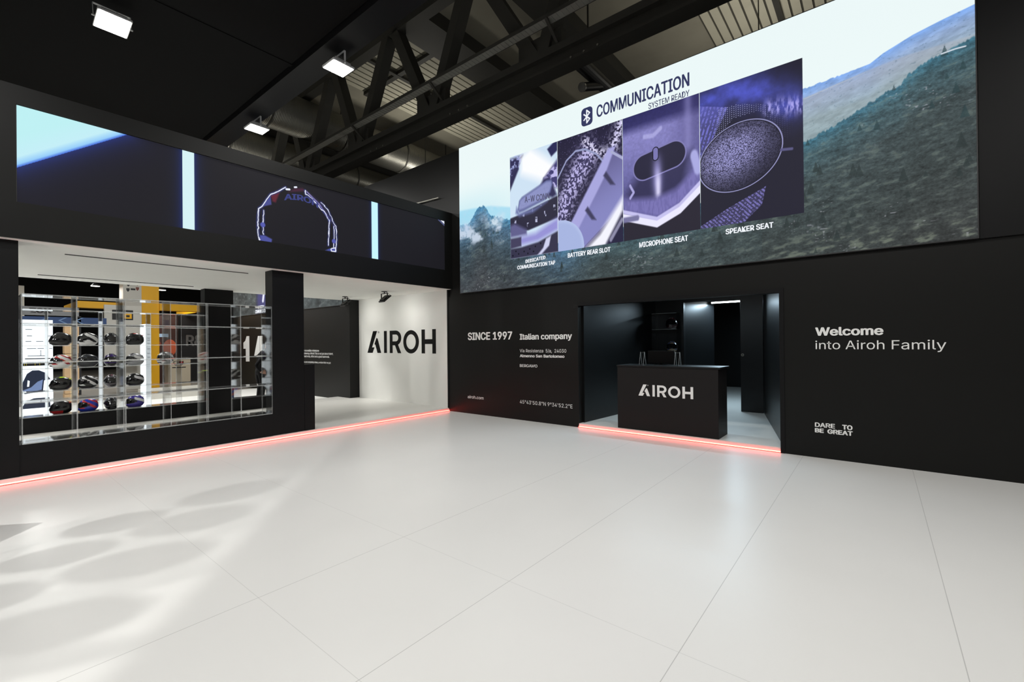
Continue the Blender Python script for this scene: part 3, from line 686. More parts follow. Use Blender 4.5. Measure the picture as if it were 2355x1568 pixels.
letters('wall_lettering', 'two-line white slogan DARE TO BE GREAT low on the right wall', [('DARE', 7.207, 7.43, .418, .056, .03), ('TO', 7.507, 7.617, .416, .057, .04), ('BE', 7.206, 7.307, .344, .052, .04), ('GREAT', 7.346, 7.619, .343, .054, .04)], (7.2, 0, .34), YW, grp=GI)
letters('wall_lettering', 'small white paragraph on the far black wall behind the platform', [('this is an incredible milestone', -6.74, -5.46, 1.378, .064, 0), ('Achieving a World Title is not just about talent,', -6.46, -4.64, 1.29, .06, 0), ('hard work, effort and a great teamwork.', -6.40, -4.85, 1.197, .062, 0), ('we can completely share, a vision that we put', -6.46, -4.78, 1.02, .058, 0)], (-6.5, -.3, 1.0), -.303)
def nums(m):
    m.prism([(-11.2, 1.69), (-11.02, 1.76), (-10.89, 1.94), (-10.65, 1.94), (-10.64, .98), (-10.97, .97), (-10.98, 1.46), (-11.2, 1.46)], -.304, -.301, VINYLW)
    m.prism([(-9.87, 1.93), (-9.71, 1.93), (-9.72, 1.31), (-10.13, 1.18), (-10.21, 1.2)], -.304, -.301, VINYLW); m.prism([(-9.68, 1.93), (-9.49, 1.93), (-9.5, 1.38), (-9.68, 1.32)], -.304, -.301, VINYLW)
    m.prism([(-9.12, 1.85), (-9.12, 1.51), (-9.26, 1.48), (-9.23, 1.68)], -.304, -.301, VINYLW)
m = MB(); nums(m); tag(m.build('wall_numerals', None, (-10.5, -.3, .97)), 'large white numerals on the black wall seen through the showcase', 'numerals')

def logo(m, x0, z0, w, h, y0, y1, mt):
    """wordmark of five letters, drawn in a 2.879 x 0.618 field"""
    fx = lambda x: x0 + (x + 3.332) / 2.879 * w; fz = lambda z: z0 + (z - 1.34) / .618 * h
    T = lambda P: [(fx(a), fz(b)) for a, b in P]
    m.prism(T([(-3.332, 1.345), (-3.085, 1.345), (-2.998, 1.50), (-3.11, 1.50), (-2.866, 1.958), (-3.055, 1.958)]), y0, y1, mt)
    m.prism(T([(-2.895, 1.764), (-2.997, 1.59), (-2.95, 1.571), (-2.854, 1.345), (-2.685, 1.345), (-2.844, 1.745)]), y0, y1, mt)
    m.prism(T([(-2.55, 1.345), (-2.425, 1.345), (-2.425, 1.95), (-2.55, 1.95)]), y0, y1, mt)
    out = [(-2.295, 1.345), (-2.172, 1.345), (-2.172, 1.555), (-2.07, 1.555), (-1.95, 1.345), (-1.805, 1.345), (-1.94, 1.585)]
    n = 9
    for i in range(n): t = math.radians(-62 + 152 * i / (n - 1)); out.append((-2.02 + .215 * math.cos(t), 1.755 + .195 * math.sin(t)))
    out += [(-2.295, 1.95)]
    inn = [(-2.172, 1.655)] + [(-2.03 + .105 * math.cos(math.radians(-90 + 180 * i / 8)), 1.752 + .098 * math.sin(math.radians(-90 + 180 * i / 8))) for i in range(9)] + [(-2.172, 1.85)]
    # R: outer shape split round its bowl
    m.prism(T([(-2.295, 1.345), (-2.172, 1.345), (-2.172, 1.95), (-2.295, 1.95)]), y0, y1, mt)
    m.prism(T([(-2.07, 1.56), (-1.95, 1.345), (-1.805, 1.345), (-1.945, 1.585)]), y0, y1, mt)
    k = 12; arc = []
    for i in range(k + 1):
        t = math.radians(-90 + 180 * i / k); arc.append(((-2.03 + .232 * math.cos(t), 1.752 + .198 * math.sin(t)), (-2.03 + .108 * math.cos(t), 1.752 + .092 * math.sin(t))))
    arc = [((-2.172, 1.554), (-2.172, 1.66))] + arc + [((-2.172, 1.95), (-2.172, 1.844))]
    for (a, b), (c, d) in zip(arc, arc[1:]): m.prism(T([a, c, d, b]), y0, y1, mt)
    cx, cz = -1.402, 1.643; k = 36
    for i in range(k):
        t, s = 2 * math.pi * i / k, 2 * math.pi * (i + 1) / k
        m.prism(T([(cx + .314 * math.cos(t), cz + .303 * math.sin(t)), (cx + .314 * math.cos(s), cz + .303 * math.sin(s)), (cx + .192 * math.cos(s), cz + .195 * math.sin(s)), (cx + .192 * math.cos(t), cz + .195 * math.sin(t))]), y0, y1, mt)
    for a, b, c, d in ((-.985, -.858, 1.345, 1.95), (-.582, -.453, 1.345, 1.95), (-.858, -.582, 1.582, 1.702)): m.prism(T([(a, c), (b, c), (b, d), (a, d)]), y0, y1, mt)
    cx, cz = -2.80, 1.92; k = 14
    for i in range(k):
        t, s = 2 * math.pi * i / k, 2 * math.pi * (i + 1) / k
        m.prism(T([(cx + .028 * math.cos(t), cz + .028 * math.sin(t)), (cx + .028 * math.cos(s), cz + .028 * math.sin(s)), (cx + .018 * math.cos(s), cz + .018 * math.sin(s)), (cx + .018 * math.cos(t), cz + .018 * math.sin(t))]), y0, y1, mt)
m = MB(); logo(m, -3.332, 1.345, 2.879, .61, -.004, -.0005, VINYLB); tag(m.build('wall_logo', None, (-1.9, 0, 1.34)), 'large black brand wordmark on the white inner wall', 'logo')

# ================================================================== COUNTER ROOM
CNT = mat('counter_black_panel', (29, 27, 27), .5, spec=.2, noise=.05, nscale=5)
c = empty('reception_counter', (5.13, .3, .075)); tag(c, 'black reception counter with white wordmark standing in the lit opening', 'counter')
base = (5.13, .3, .075)
m = MB(); m.box(4.285, 5.965, .04, .56, .075, 1.155, CNT); m.build('body', c, base, bevel=.003)
m = MB(); m.box(4.275, 6.0, .03, .60, 1.155, 1.185, mat('counter_top_laminate', (24, 25, 26), .35, spec=.25)); m.build('top', c, base, bevel=.003)
m = MB(); logo(m, 4.675, .668, .915, .196, .0365, .0395, VINYLW); m.build('wordmark', c, base)
mon = empty('monitor', (4.93, .40, 1.185)); tag(mon, 'black computer monitor standing on the reception counter', 'monitor'); base = (4.93, .40, 1.185)
SCRB = mat('monitor_black', (8, 8, 9), .5, spec=.1)
m = MB(); m.box(4.70, 5.16, .40, .43, 1.215, 1.43, SCRB); m.build('screen', mon, base, bevel=.004)
m = MB(); m.box(4.91, 4.95, .41, .43, 1.19, 1.25, SCRB); m.build('neck', mon, base)
m = MB(); m.box(4.83, 5.03, .36, .46, 1.185, 1.192, SCRB); m.build('stand', mon, base, bevel=.002)
def holder(x, label):
    r = empty('brochure_stand', (x, .36, 1.185)); tag(r, label, 'brochure stand', 'clear brochure stands on the counter'); b = (x, .36, 1.185)
    for nm, s in (('front_panel', -1), ('back_panel', 1)):
        m = MB(); w = .075
        p = [(x - .012 + .0 * s, 1.42)]
        a0 = Vector((x - .055 * 1, .30, 1.186)); 
        y0 = .36 + s * .06
        m.add([(x - w / 2, y0, 1.186), (x + w / 2, y0, 1.186), (x + w / 2, .36, 1.41), (x - w / 2, .36, 1.41), (x - w / 2, y0 + .003, 1.186), (x + w / 2, y0 + .003, 1.186), (x + w / 2, .363, 1.41), (x - w / 2, .363, 1.41)],
              [(0, 1, 2, 3), (7, 6, 5, 4), (0, 4, 5, 1), (2, 6, 7, 3)], ACR)
        for e in (-w / 2, w / 2): m.bar((x + e, y0, 1.186), (x + e, .36, 1.41), .006, .006, EDGE)
        m.build(nm, r, b)
holder(4.62, 'clear folded acrylic brochure stand left of the counter monitor')
holder(5.24, 'clear folded acrylic brochure stand right of the counter monitor')
# tubes
COOL = mat('lit_cool_tube', (255, 255, 255), .4, emit=(.86, .96, 1.0), strength=9)
def tube_lamp(x0, x1, y, z, label, power, zc=2.6):
    r = empty('tube_lamp', ((x0 + x1) / 2, y, z)); tag(r, label, 'tube lamp', 'tube lamps of the counter room'); b = ((x0 + x1) / 2, y, z)
    m = MB(); m.tube((x0, y, z), (x1, y, z), .018, COOL, 14); m.build('tube', r, b, smooth=False)
    m = MB(); m.box(x0 - .02, x1 + .02, y - .02, y + .02, z + .02, zc, GREYM); m.build('batten', r, b)
    area('tube_light', (0, 0, -.03), (0, 0, 0), x1 - x0, .05, power, (.62, .84, 1.0), r)
tube_lamp(4.76, 5.46, 4.2, 2.515, 'glowing cool white tube lamp in the doorway behind the counter', TUBE_W * 2.2, 2.92)
tube_lamp(4.0, 6.55, .62, 2.45, 'cool tube lamp on the counter room ceiling behind the lintel', TUBE_W)
# door with lock
d = empty('door_1', (5.80, 3.25, .075)); tag(d, kind='structure')
b = (5.80, 3.25, .075)
m = MB(); m.box(5.60, 6.03, 3.22, 3.26, .08, 2.55, ROOMB); lf = m.build('leaf', d, b, bevel=.003)
m = MB(); m.tube((5.645, 3.22, 1.29), (5.645, 3.19, 1.29), .03, GALV, 18); m.tube((5.645, 3.19, 1.29), (5.645, 3.186, 1.29), .012, DGREY, 10); m.build('lock', lf, b)

# ================================================================== HELMETS
def helmet(name, loc, rotz, label, base_c, acc_c, visor_c=(12, 12, 14), stripe=0, group=None, s=1.0):
    r = empty(name, loc, (0, 0, rotz)); tag(r, label, 'helmet', group)
    mb_ = mat('gloss_%d_%d_%d' % base_c, base_c, .22, spec=.6); ma = mat('gloss_%d_%d_%d' % acc_c, acc_c, .22, spec=.6); mv = mat('visor_%d_%d_%d' % visor_c, visor_c, .06, spec=.8)
    blk = DGREY
    def P(az, el, k=1.0):
        ca = math.cos(az); x = math.cos(el) * ca; y = math.cos(el) * math.sin(az); z = math.sin(el)
        px, py, pz = .158 * x, .124 * y, .142 * z
        if el < .15:
            t = min(1, (.15 - el) / .5); px += .03 * t * max(0, ca) ** 1.3 ; px += .012 * t * min(0, ca)
        if el > 0 and ca < 0: px *= 1 + .08 * math.sin(2 * el) * -ca
        return Vector((px * k * s, py * k * s, (pz * k + .118) * s))
    na, ne = 72, 36
    vs = []; fs = []; mi = []
    e0 = math.radians(-56)
    for j in range(ne + 1):
        el = e0 + (math.radians(89.5) - e0) * j / ne
        for i in range(na): vs.append(P(2 * math.pi * i / na, el))
    for j in range(ne):
        for i in range(na):
            fs.append((j * na + i, j * na + (i + 1) % na, (j + 1) * na + (i + 1) % na, (j + 1) * na + i))
            az = (2 * math.pi * (i + .5) / na + math.pi) % (2 * math.pi) - math.pi; t = j / ne; A = abs(az)
            if stripe == 0: k = A > 1.1 and .25 < t < .5 and (A * 1.2 + t * 4) % 1.0 < .55
            elif stripe == 1: k = t > .78
            elif stripe == 2: k = t < .22 and A < 1.6
            elif stripe == 3: k = A > 1.2 and abs(t - .62 + .18 * (A - 1.2)) < .09
            else: k = (t * 5 + A * 1.5) % 2 < .8 and t > .2
            mi.append(1 if k else 0)
    fs.append(tuple(ne * na + i for i in range(na))); mi.append(0)
    m = MB(); m.mi(mb_); m.mi(ma); m.v = [tuple(v) for v in vs]; m.f = fs; m.m = mi
    # rolled bottom rim going inward
    o = len(m.v); m.v += [tuple(Vector((v.x * .78, v.y * .78, v.z + .015 * s))) for v in vs[:na]]
    for i in range(na): m.f.append((i, o + i, o + (i + 1) % na, (i + 1) % na)); m.m.append(m.mi(blk))
    m.build('shell', r, smooth=True)
    # visor
    m = MB(); n1, n2 = 20, 8; pv = []
    for k in (1.035, 1.0):
        for j in range(n2 + 1):
            for i in range(n1 + 1):
                u = -1 + 2 * i / n1; v = -1 + 2 * j / n2
                pv.append(P(u * 1.28, math.radians(9) + v * math.radians(24) * (1 - .35 * abs(u) ** 3), k))
    q = (n1 + 1) * (n2 + 1); f = []
    for j in range(n2):
        for i in range(n1): a = j * (n1 + 1) + i; f.append((a, a + 1, a + n1 + 2, a + n1 + 1)); f.append((q + a + n1 + 1, q + a + n1 + 2, q + a + 1, q + a))
    for i in range(n1):
        for j in (0, n2): a = j * (n1 + 1) + i; f.append((a, q + a, q + a + 1, a + 1) if j == 0 else (a + 1, q + a + 1, q + a, a))
    for j in range(n2):
        for i in (0, n1): a = j * (n1 + 1) + i; c2 = a + n1 + 1; f.append((c2, q + c2, q + a, a) if i == 0 else (a, q + a, q + c2, c2))
    m.add(pv, f, mv); vis = m.build('visor', r, smooth=True)
    # chin vent, top vents, rear spoiler, pivot discs
    m = MB(); pts = [P(t, math.radians(-36), 1.02) for t in np.linspace(-.38, .38, 7)]
    for a, b2 in zip(pts, pts[1:]): m.bar(a, b2, .012 * s, .018 * s, blk)
    m.build('chin_vent', r)
    m = MB()
    for sy in (-1, 1): m.bar(P(sy * .5, math.radians(52), 1.02), P(sy * .75, math.radians(74), 1.02), .022 * s, .012 * s, blk)
    m.build('crown_vent', r)
    m = MB(); pts = [P(math.pi + t, math.radians(38), 1.04) for t in np.linspace(-.7, .7, 7)]
    for a, b2 in zip(pts, pts[1:]): m.bar(a, b2, .03 * s, .012 * s, ma)
    m.build('spoiler', r)
    for sy in (-1, 1):
        m = MB(); p = P(sy * 1.38, math.radians(6), 1.0); m.tube(p, p + Vector((0, sy * .01 * s, 0)), .022 * s, blk, 14); m.build('visor_pivot', vis)
    return r

# ================================================================== ACRYLIC SHOWCASES
T = .012
def showcase(loc, x0, x1, ys, zs, label, back=True, group=None):
    r = empty('display_case', loc); tag(r, label, 'display case', group)
    for z in zs:
        m = MB(); m.box(x0, x1, ys[0], ys[-1], z - T / 2, z + T / 2, ACR)
        m.box(x1, x1 + .003, ys[0], ys[-1], z - T / 2 - .001, z + T / 2 + .001, EDGE); m.box(x0 - .003, x0, ys[0], ys[-1], z - T / 2, z + T / 2, EDGE)
        m.build('shelf', r, loc)
    for k, y in enumerate(ys):
        m = MB()
        for za, zb in zip(zs, zs[1:]): m.box(x0, x1, y - T / 2, y + T / 2, za + T / 2, zb - T / 2, ACR)
        w = T if k % 2 else T / 2
        m.box(x1, x1 + .003, y - w / 2 - .001, y + w / 2 + .001, zs[0], zs[-1], EDGE); m.box(x0 - .003, x0, y - T / 2, y + T / 2, zs[0], zs[-1], EDGE)
        m.build('divider', r, loc)
    return r
zs1 = [.448, .93, 1.41, 1.885, 2.236]
showcase((-.22, -5.43, .44), -.42, -.03, [-6.855, -6.38, -5.925, -5.905, -5.40, -4.955, -4.935, -4.48, -4.005], zs1, 'empty clear acrylic pigeonhole case on the front low wall', group='clear acrylic display cases in the left openings')
ys2 = [-6.62, -6.30, -5.927, -5.562, -5.25, -4.82, -4.30, -3.885]
zs2 = [.362, .80, 1.21, 1.62, 2.265]
showcase((-3.88, -5.2, .355), -4.06, -3.70, ys2, [.362, .80, 1.21, 1.62, 1.98, 2.27], 'clear acrylic case full of helmets on the rear low wall', group='clear acrylic display cases in the left openings')
HG = 'helmets in the rear acrylic case'
yc = [-6.11, -5.745, -5.405, -5.04]
rowz = [1.628, 1.218, .808, .370]
BK, WH_, GR = (18, 18, 20), (225, 225, 225), (110, 112, 116)
styles = [
 [(BK, (60, 62, 66), 1, 'plain black helmet, top row, first helmet from the left'), (WH_, BK, 4, 'white and black helmet, top row, second from the left'), (BK, GR, 2, 'black helmet facing front, top row, third from the left'), (BK, (190, 40, 30), 1, 'black helmet with red crown, top row, right end')],
 [(WH_, (170, 40, 44), 4, 'white black and red helmet, second row, left end'), ((44, 46, 52), BK, 3, 'dark grey helmet, second row, second from the left'), ((52, 30, 96), BK, 2, 'purple and black helmet facing front in the second row'), ((150, 152, 156), WH_, 3, 'silver grey helmet with pale band, second row, right end of four')],
 [(BK, (190, 225, 40), 1, 'black helmet with neon yellow crown, third row, left end'), (BK, WH_, 4, 'black and white helmet, third row, second from the left'), ((84, 80, 84), (110, 24, 60), 1, 'grey helmet with maroon crown facing front, third row'), (BK, (200, 200, 204), 3, 'black helmet with pale slashes, third row, right end')],
 [(BK, (170, 30, 34), 2, 'black helmet with red chin, bottom row, left end'), ((40, 60, 170), (190, 50, 60), 4, 'blue red and white helmet, bottom row, second from the left'), (BK, (90, 92, 96), 4, 'black patterned helmet facing front, bottom row'), ((70, 60, 150), WH_, 3, 'violet blue helmet with white slash, bottom row, right end')]]
for ri in range(4):
    for ci in range(4):
        b_, a_, st, lab = styles[ri][ci]
        helmet('helmet', (-3.89, yc[ci], rowz[ri]), math.radians(-3 if ci == 2 else -82), lab, b_, a_, stripe=st, group=HG, s=.92)
helmet('helmet', (-3.90, -4.53, 1.218), math.radians(-55), 'white and grey helmet alone in the right half of the case', (205, 205, 208), (60, 62, 66), stripe=4, group=HG)
# counter room shelf with two helmets
r = empty('wall_showcase', (4.08, 3.05, .075)); tag(r, 'tall clear acrylic helmet case against the dark wall behind the counter', 'display case'); b = (4.08, 3.05, .075)
for z in (.09, .80, 1.335, 1.87, 2.235):
    m = MB(); m.box(3.80, 4.37, 2.86, 3.23, z - .006, z + .006, ACR); m.box(3.80, 4.37, 2.857, 2.86, z - .004, z + .004, EDGE); m.build('shelf', r, b)
for x in (3.80, 4.37):
    m = MB(); m.box(x - .006, x + .006, 2.86, 3.23, .075, 2.24, ACR); m.build('side_panel', r, b)
helmet('helmet', (4.20, 3.04, 1.876), math.radians(-90), 'dark red helmet on the upper shelf behind the counter', (40, 14, 16), (150, 22, 28), stripe=1, group='helmets behind the counter')
helmet('helmet', (4.20, 3.04, 1.341), math.radians(-70), 'multicoloured helmet on the lower shelf behind the counter', (120, 104, 84), (60, 70, 110), stripe=4, group='helmets behind the counter')

# ================================================================== PLATFORM CEILING FITTINGS
for y0, y1, x, lab in ((-6.41, -4.11, -.70, 'thin dark slot in the white ceiling nearest the room'), (-6.44, -4.14, -3.455, 'thin dark slot at the rear edge of the white ceiling')):
    m = MB(); m.box(x - .012, x + .012, y0, y1, 2.852, 2.863, mat('slot_dark', (66, 66, 64), .6)); tag(m.build('ceiling_slot', None, (x, (y0 + y1) / 2, 2.86)), lab, 'ceiling slot', 'linear slots in the white ceiling')
SPB = mat('spot_black', (22, 22, 22), .5)
def ceiling_spot(x, y, label, power=None):
    r = empty('ceiling_spot', (x, y, 2.862)); tag(r, label, 'ceiling spot', 'black spots on the white ceiling')
    m = MB(); m.tube((0, 0, -.012), (0, 0, 0), .07, SPB, 20); m.tube((0, 0, -.05), (0, 0, -.012), .014, SPB, 10); m.build('ceiling_plate', r)
    m = MB(); 
    for sx in (-1, 1): m.box(sx * .12 - .008, sx * .12 + .008, -.012, .012, -.19, -.05, SPB)
    m.box(-.128, .128, -.012, .012, -.058, -.045, SPB); m.build('yoke', r)
    M = Matrix.Translation((0, .02, -.18)) @ Matrix.Rotation(math.radians(38), 4, 'X')
    m = MB(); m.box(-.11, .11, -.13, .13, -.008, .02, SPB, M); m.box(-.08, .08, -.10, .10, .02, .045, SPB, M); m.build('housing', r)
    m = MB(); m.box(-.095, .095, -.115, .115, -.012, -.009, LENS2, M); m.build('lens', r)
    m = MB(); pts = [(.05, .02, -.01), (.10, .10, -.09), (.04, .06, -.14)]
    for a, b2 in zip(pts, pts[1:]): m.tube(a, b2, .005, SPB, 6)
    m.build('power_cable', r)
    q = (M @ Matrix.Translation((0, 0, -.03)))
    l = area('spot_light', q.to_translation(), q.to_euler(), .18, .22, power or SPOT_W, (1, .985, .95), r, math.radians(150))
LENS2 = mat('lit_spot_lens', (255, 250, 235), .4, emit=(1, .97, .88), strength=6)
ceiling_spot(-3.10, -.82, 'small black spot on the white ceiling, left of the two')
ceiling_spot(-1.4, -8.3, 'unseen spot added to brighten the platform room, front one', 26)  # this and the next added out of view, their bounce lifts the white ceiling
ceiling_spot(-3.0, -8.3, 'unseen spot added to brighten the platform room, rear one', 26)
ceiling_spot(-1.37, -.815, 'small black spot on the white ceiling, right of the two, above the wordmark')

# black plinth beside the front pillar
m = MB(); m.box(-.31, -.035, -3.448, -3.262, .07, 1.245, BLACK2); tag(m.build('plinth', None, (-.17, -3.36, .07), bevel=.002), 'black waist-high plinth against the right side of the front pillar', 'plinth')

# ================================================================== CANOPY, TRUSS, ROOF
m = MB(); m.box(-5.5, 13, -13, -3.62, 6.52, 6.62, CANVAS); m.box(-.14, -.06, -13, -3.6, 6.505, 6.52, CANVAS); struct('ceiling_canopy', m)
m = MB(); m.box(-5.5, 13, -3.60, -3.16, 6.42, 6.66, BLACK2); struct('trim_5', m)
tr = empty('roof_truss', (-3, 2, 8.2)); tag(tr, 'dark steel lattice truss crossing the hall below the roof', 'truss'); b = (-3, 2, 8.2)
m = MB(); m.box(-24, 12, 1.82, 2.18, 11.9, 12.4, STEEL); m.build('top_chord', tr, b)
m = MB(); m.box(-24, 12, 1.8, 2.2, 8.62, 8.80, STEEL).box(-24, 12, 1.94, 2.06, 8.30, 8.62, STEEL).box(-24, 12, 1.78, 2.22, 8.24, 8.32, STEEL); m.build('bottom_chord', tr, b)
top = [-15.9, -12.15, -8.42, -4.70, -.97, 2.76, 6.5]; bot = [-14.3, -10.5, -6.72, -2.74, 1.35, 4.9]
for i, bx in enumerate(bot):
    for tx in (top[i], top[i + 1]):
        m = MB(); d_ = .22 if tx < bx else -.22
        m.bar((tx + d_, 2, 11.95), (bx - d_ * .6, 2, 8.75), .34, .36, STEEL, (0, 1, 0)); m.build('diagonal', tr, b)
    m = MB(); m.box(bx - .65, bx + .65, 1.9, 2.1, 8.7, 9.25, STEEL); m.build('gusset_plate', tr, b)
for bx in bot[2:5]:
    for k in range(3):
        m = MB(); m.tube((bx + 1 + .35 * k, 1.79, 8.28), (bx + 1 + .35 * k, 1.755, 8.28), .025, GALV, 8); m.build('bolt', tr, b)
ct = empty('cable_tray', (-3, 1.5, 9.2)); tag(ct, 'long ribbed cable tray running along the truss', 'cable tray'); b = (-3, 1.5, 9.2)
TRAY = mat('tray_grey', (150, 150, 144), .6)
m = MB(); m.box(-24, 12, 1.42, 1.66, 9.22, 9.235, TRAY); m.build('tray', ct, b)
m = MB(); m.box(-24, 12, 1.40, 1.42, 9.22, 9.30, STEEL).box(-24, 12, 1.66, 1.68, 9.22, 9.30, STEEL); m.build('side_rail', ct, b)
m = MB()
for k in range(180): x = -14 + .13 * k; m.box(x, x + .04, 1.43, 1.65, 9.212, 9.22, TRAY)
m.build('rib', ct, b)
for x in (-6.3, -2.2, 1.9):
    m = MB(); m.bar((x, 1.4, 9.22), (x, 2.0, 8.8), .07, .05, STEEL); m.build('bracket', ct, b)
for i, (x0, x1) in enumerate(((-4.85, -3.5), (-.86, .02), (7.9, 8.9), (-16.4, -15.3))):
    struct('ceiling_beam', MB().box(x0, x1, -1.5, 26, 12.25, 12.75, STEEL))
def corr(x0, x1, y0, y1, label):
    r = empty('roof_light', ((x0 + x1) / 2, (y0 + y1) / 2, 12.6)); tag(r, label, 'roof light', 'corrugated roof lights'); b = ((x0 + x1) / 2, (y0 + y1) / 2, 12.6)
    m = MB(); n = int((x1 - x0) / .30)
    for k in range(n):
        a = x0 + (x1 - x0) * k / n; w = (x1 - x0) / n; m.box(a + .03, a + w - .03, y0, y1, 12.56, 12.60, CORR); m.box(a - .03, a + .03, y0, y1, 12.60, 12.62, CORD)
    m.build('sheet', r, b)
    m = MB()
    for y in np.arange(y0 + 2.8, y1, 3.4): m.box(x0, x1, y - .1, y + .1, 12.42, 12.55, STEEL)
    m.box((x0 + x1) / 2 - .08, (x0 + x1) / 2 + .08, y0, y1, 12.40, 12.5, STEEL); m.build('purlin', r, b)
corr(-9.4, -4.85, 1.2, 12, 'corrugated translucent roof light left of the big roof beam')
corr(3.3, 7.6, 1.2, 14, 'corrugated translucent roof light above the video wall')
DUCT = bpy.data.materials.new('spiral_duct_steel'); DUCT.use_nodes = True
def _duct():
    nt = DUCT.node_tree; b_ = nt.nodes['Principled BSDF']; b_.inputs['Base Color'].default_value = (.24, .235, .21, 1); b_.inputs['Metallic'].default_value = .9; b_.inputs['Roughness'].default_value = .38
    g = nt.nodes.new('ShaderNodeNewGeometry'); w = nt.nodes.new('ShaderNodeTexWave'); w.bands_direction = 'Y'; w.inputs['Scale'].default_value = 5.5; w.inputs['Distortion'].default_value = .15
    bp = nt.nodes.new('ShaderNodeBump'); bp.inputs['Strength'].default_value = .4; bp.inputs['Distance'].default_value = .03
    nt.links.new(g.outputs['Position'], w.inputs['Vector']); nt.links.new(w.outputs['Fac'], bp.inputs['Height']); nt.links.new(bp.outputs[0], b_.inputs['Normal'])
_duct()
def duct(x, z, r_, y0, y1, label):
    r = empty('air_duct', (x, (y0 + y1) / 2, z)); tag(r, label, 'air duct', 'round air ducts under the roof'); b = (x, (y0 + y1) / 2, z)
    m = MB(); m.tube((x, y0, z), (x, y1, z), r_, DUCT, 40); m.build('pipe', r, b, smooth=True)
    for y in np.arange(y0 + 1.5, y1, 3.2):
        m = MB(); m.tube((x, y - .04, z), (x, y + .04, z), r_ + .03, STEEL, 40); m.bar((x, y, z + r_), (x, y, 12.75), .03, .03, STEEL); m.build('hanger', r, b)
duct(-10.9, 11.1, .78, -1, 16, 'wide ribbed metal air duct under the roof')
duct(-15.3, 11.0, .8, -1, 16, 'second metal air duct farther back, lower left in the roof')
# pipe with small lamp seen above the video wall
r = empty('pipe_camera', (1.75, 4, 8.9)); tag(r, 'dark hanging pipe with a small round lamp above the video wall', 'pipe lamp'); b = (1.75, 4, 8.9)
m = MB(); m.tube((1.46, 3.5, 9.43), (1.46, 6.2, 9.43), .20, DGREY, 20); m.build('pipe', r, b, smooth=False)
m = MB(); m.tube((1.46, 5.0, 9.35), (1.36, 4.05, 8.93), .12, DGREY, 16); m.build('arm', r, b)
m = MB(); m.tube((1.36, 4.05, 8.93), (1.353, 4.0, 8.905), .13, mat('lamp_glass', (200, 200, 196), .15, metal=.6), 16); m.build('lens', r, b)
m = MB(); m.bar((1.46, 4.2, 9.6), (1.46, 4.2, 12.75), .04, .04, STEEL); m.build('hanger', r, b)
# pale conduit above the left screen
r = empty('conduit', (-.55, -.02, 5.08)); tag(r, 'short pale conduit on the black wall above the low screen', 'conduit')
m = MB(); m.tube((-1.25, -.02, 5.13), (-.30, -.02, 5.10), .012, mat('pale_pvc', (190, 188, 176), .5), 10); m.build('pipe', r, (-.55, -.02, 5.08))
m = MB(); m.box(-1.0, -.98, -.03, .03, 5.105, 5.135, GREYM).box(-.52, -.50, -.03, .03, 5.09, 5.12, GREYM); m.build('clip', r, (-.55, -.02, 5.08))

for x, y, z, p in ((-9, 7, 8.5, 115), (5, 9, 8.5, 90), (-14, -.5, 8.0, 60)):  # fill lamps added out of view to brighten the dark hall roof
    r = empty('added_uplight', (x, y, z)); tag(r, 'unseen lamp added below the roof to brighten it', 'hall uplight', 'added fill lamps for the roof')
    m = MB(); m.box(-.6, .6, -.15, .15, -.1, 0, DGREY); m.build('housing', r); m = MB(); m.box(-.57, .57, -.12, .12, .0, .004, LENS2); m.build('lens', r); m = MB(); m.bar((0, 0, 0), (0, 0, 12.7 - z), .03, .03, STEEL); m.build('hanger', r)
    area('added_uplight_light', (0, 0, .02), (math.pi, 0, 0), 1.1, .22, p, (1, .96, .86), r)

# ================================================================== HALL BEYOND THE LEFT OPENINGS
LB = mat('lightbox_white', (235, 240, 244), .5, emit=L(214, 226, 234), strength=1.0)
INK = mat('print_black', (18, 18, 20), .5); INKB = mat('print_dark_blue', (30, 38, 58), .4, emit=L(26, 34, 54), strength=.6); INKL = mat('print_light_blue', (120, 140, 180), .4, emit=L(84, 104, 150), strength=.6); INKG = mat('print_grey', (120, 128, 136), .5); INKY = mat('print_yellow', (210, 200, 40), .5)
r = empty('lightbox', (-6.5, -6.15, -.02)); tag(r, 'tall backlit white panel with fine print and big helmet picture', 'lightbox'); b = (-6.5, -6.15, -.02)
m = MB(); m.box(-6.62, -6.5, -6.72, -5.96, -.02, 2.2, LB); lp = m.build('panel', r, b)
m = MB(); X_ = -6.498
for k, (y, w, z) in enumerate(((-6.4, .18, 2.08), (-6.38, .10, 1.98), (-6.36, .08, 1.84), (-6.22, .11, 1.72), (-6.38, .09, 1.72), (-6.36, .14, 1.56), (-6.2, .10, 1.56), (-6.35, .16, 1.40), (-6.2, .13, 1.40), (-6.04, .07, 1.84), (-6.04, .06, 1.72), (-6.02, .05, 1.56))): m.box(X_, X_ + .001, y, y + w, z, z + .014, INKG)
for z in (1.50, 1.46, 1.42): m.box(X_, X_ + .001, -6.16, -6.14, z, z + .02, INKG)
m.box(X_, X_ + .001, -6.39, -6.0, 1.335, 1.355, INK); m.box(X_, X_ + .001, -6.42, -6.0, 1.19, 1.28, INK)
for y in (-6.40, -6.37, -6.24, -6.17): m.box(X_ + .001, X_ + .002, y, y + .006, 1.2, 1.27, INKY)
m.build('print', lp, b)
m = MB(); m.prism([(-6.42, .85), (-6.36, 1.02), (-6.28, 1.09), (-6.18, 1.09), (-6.08, 1.03), (-6.0, .88), (-6.1, .86), (-6.12, .62), (-6.4, .58), (-6.44, .72)], -6.498, -6.497, INKB, 'yz'); m.prism([(-6.43, .66), (-6.3, .72), (-6.2, .84), (-6.12, .88), (-6.14, .66), (-6.3, .62)], -6.497, -6.496, INKL, 'yz'); m.prism([(-6.36, .74), (-6.33, .74), (-6.32, .86), (-6.35, .88)], -6.496, -6.495, LB, 'yz')
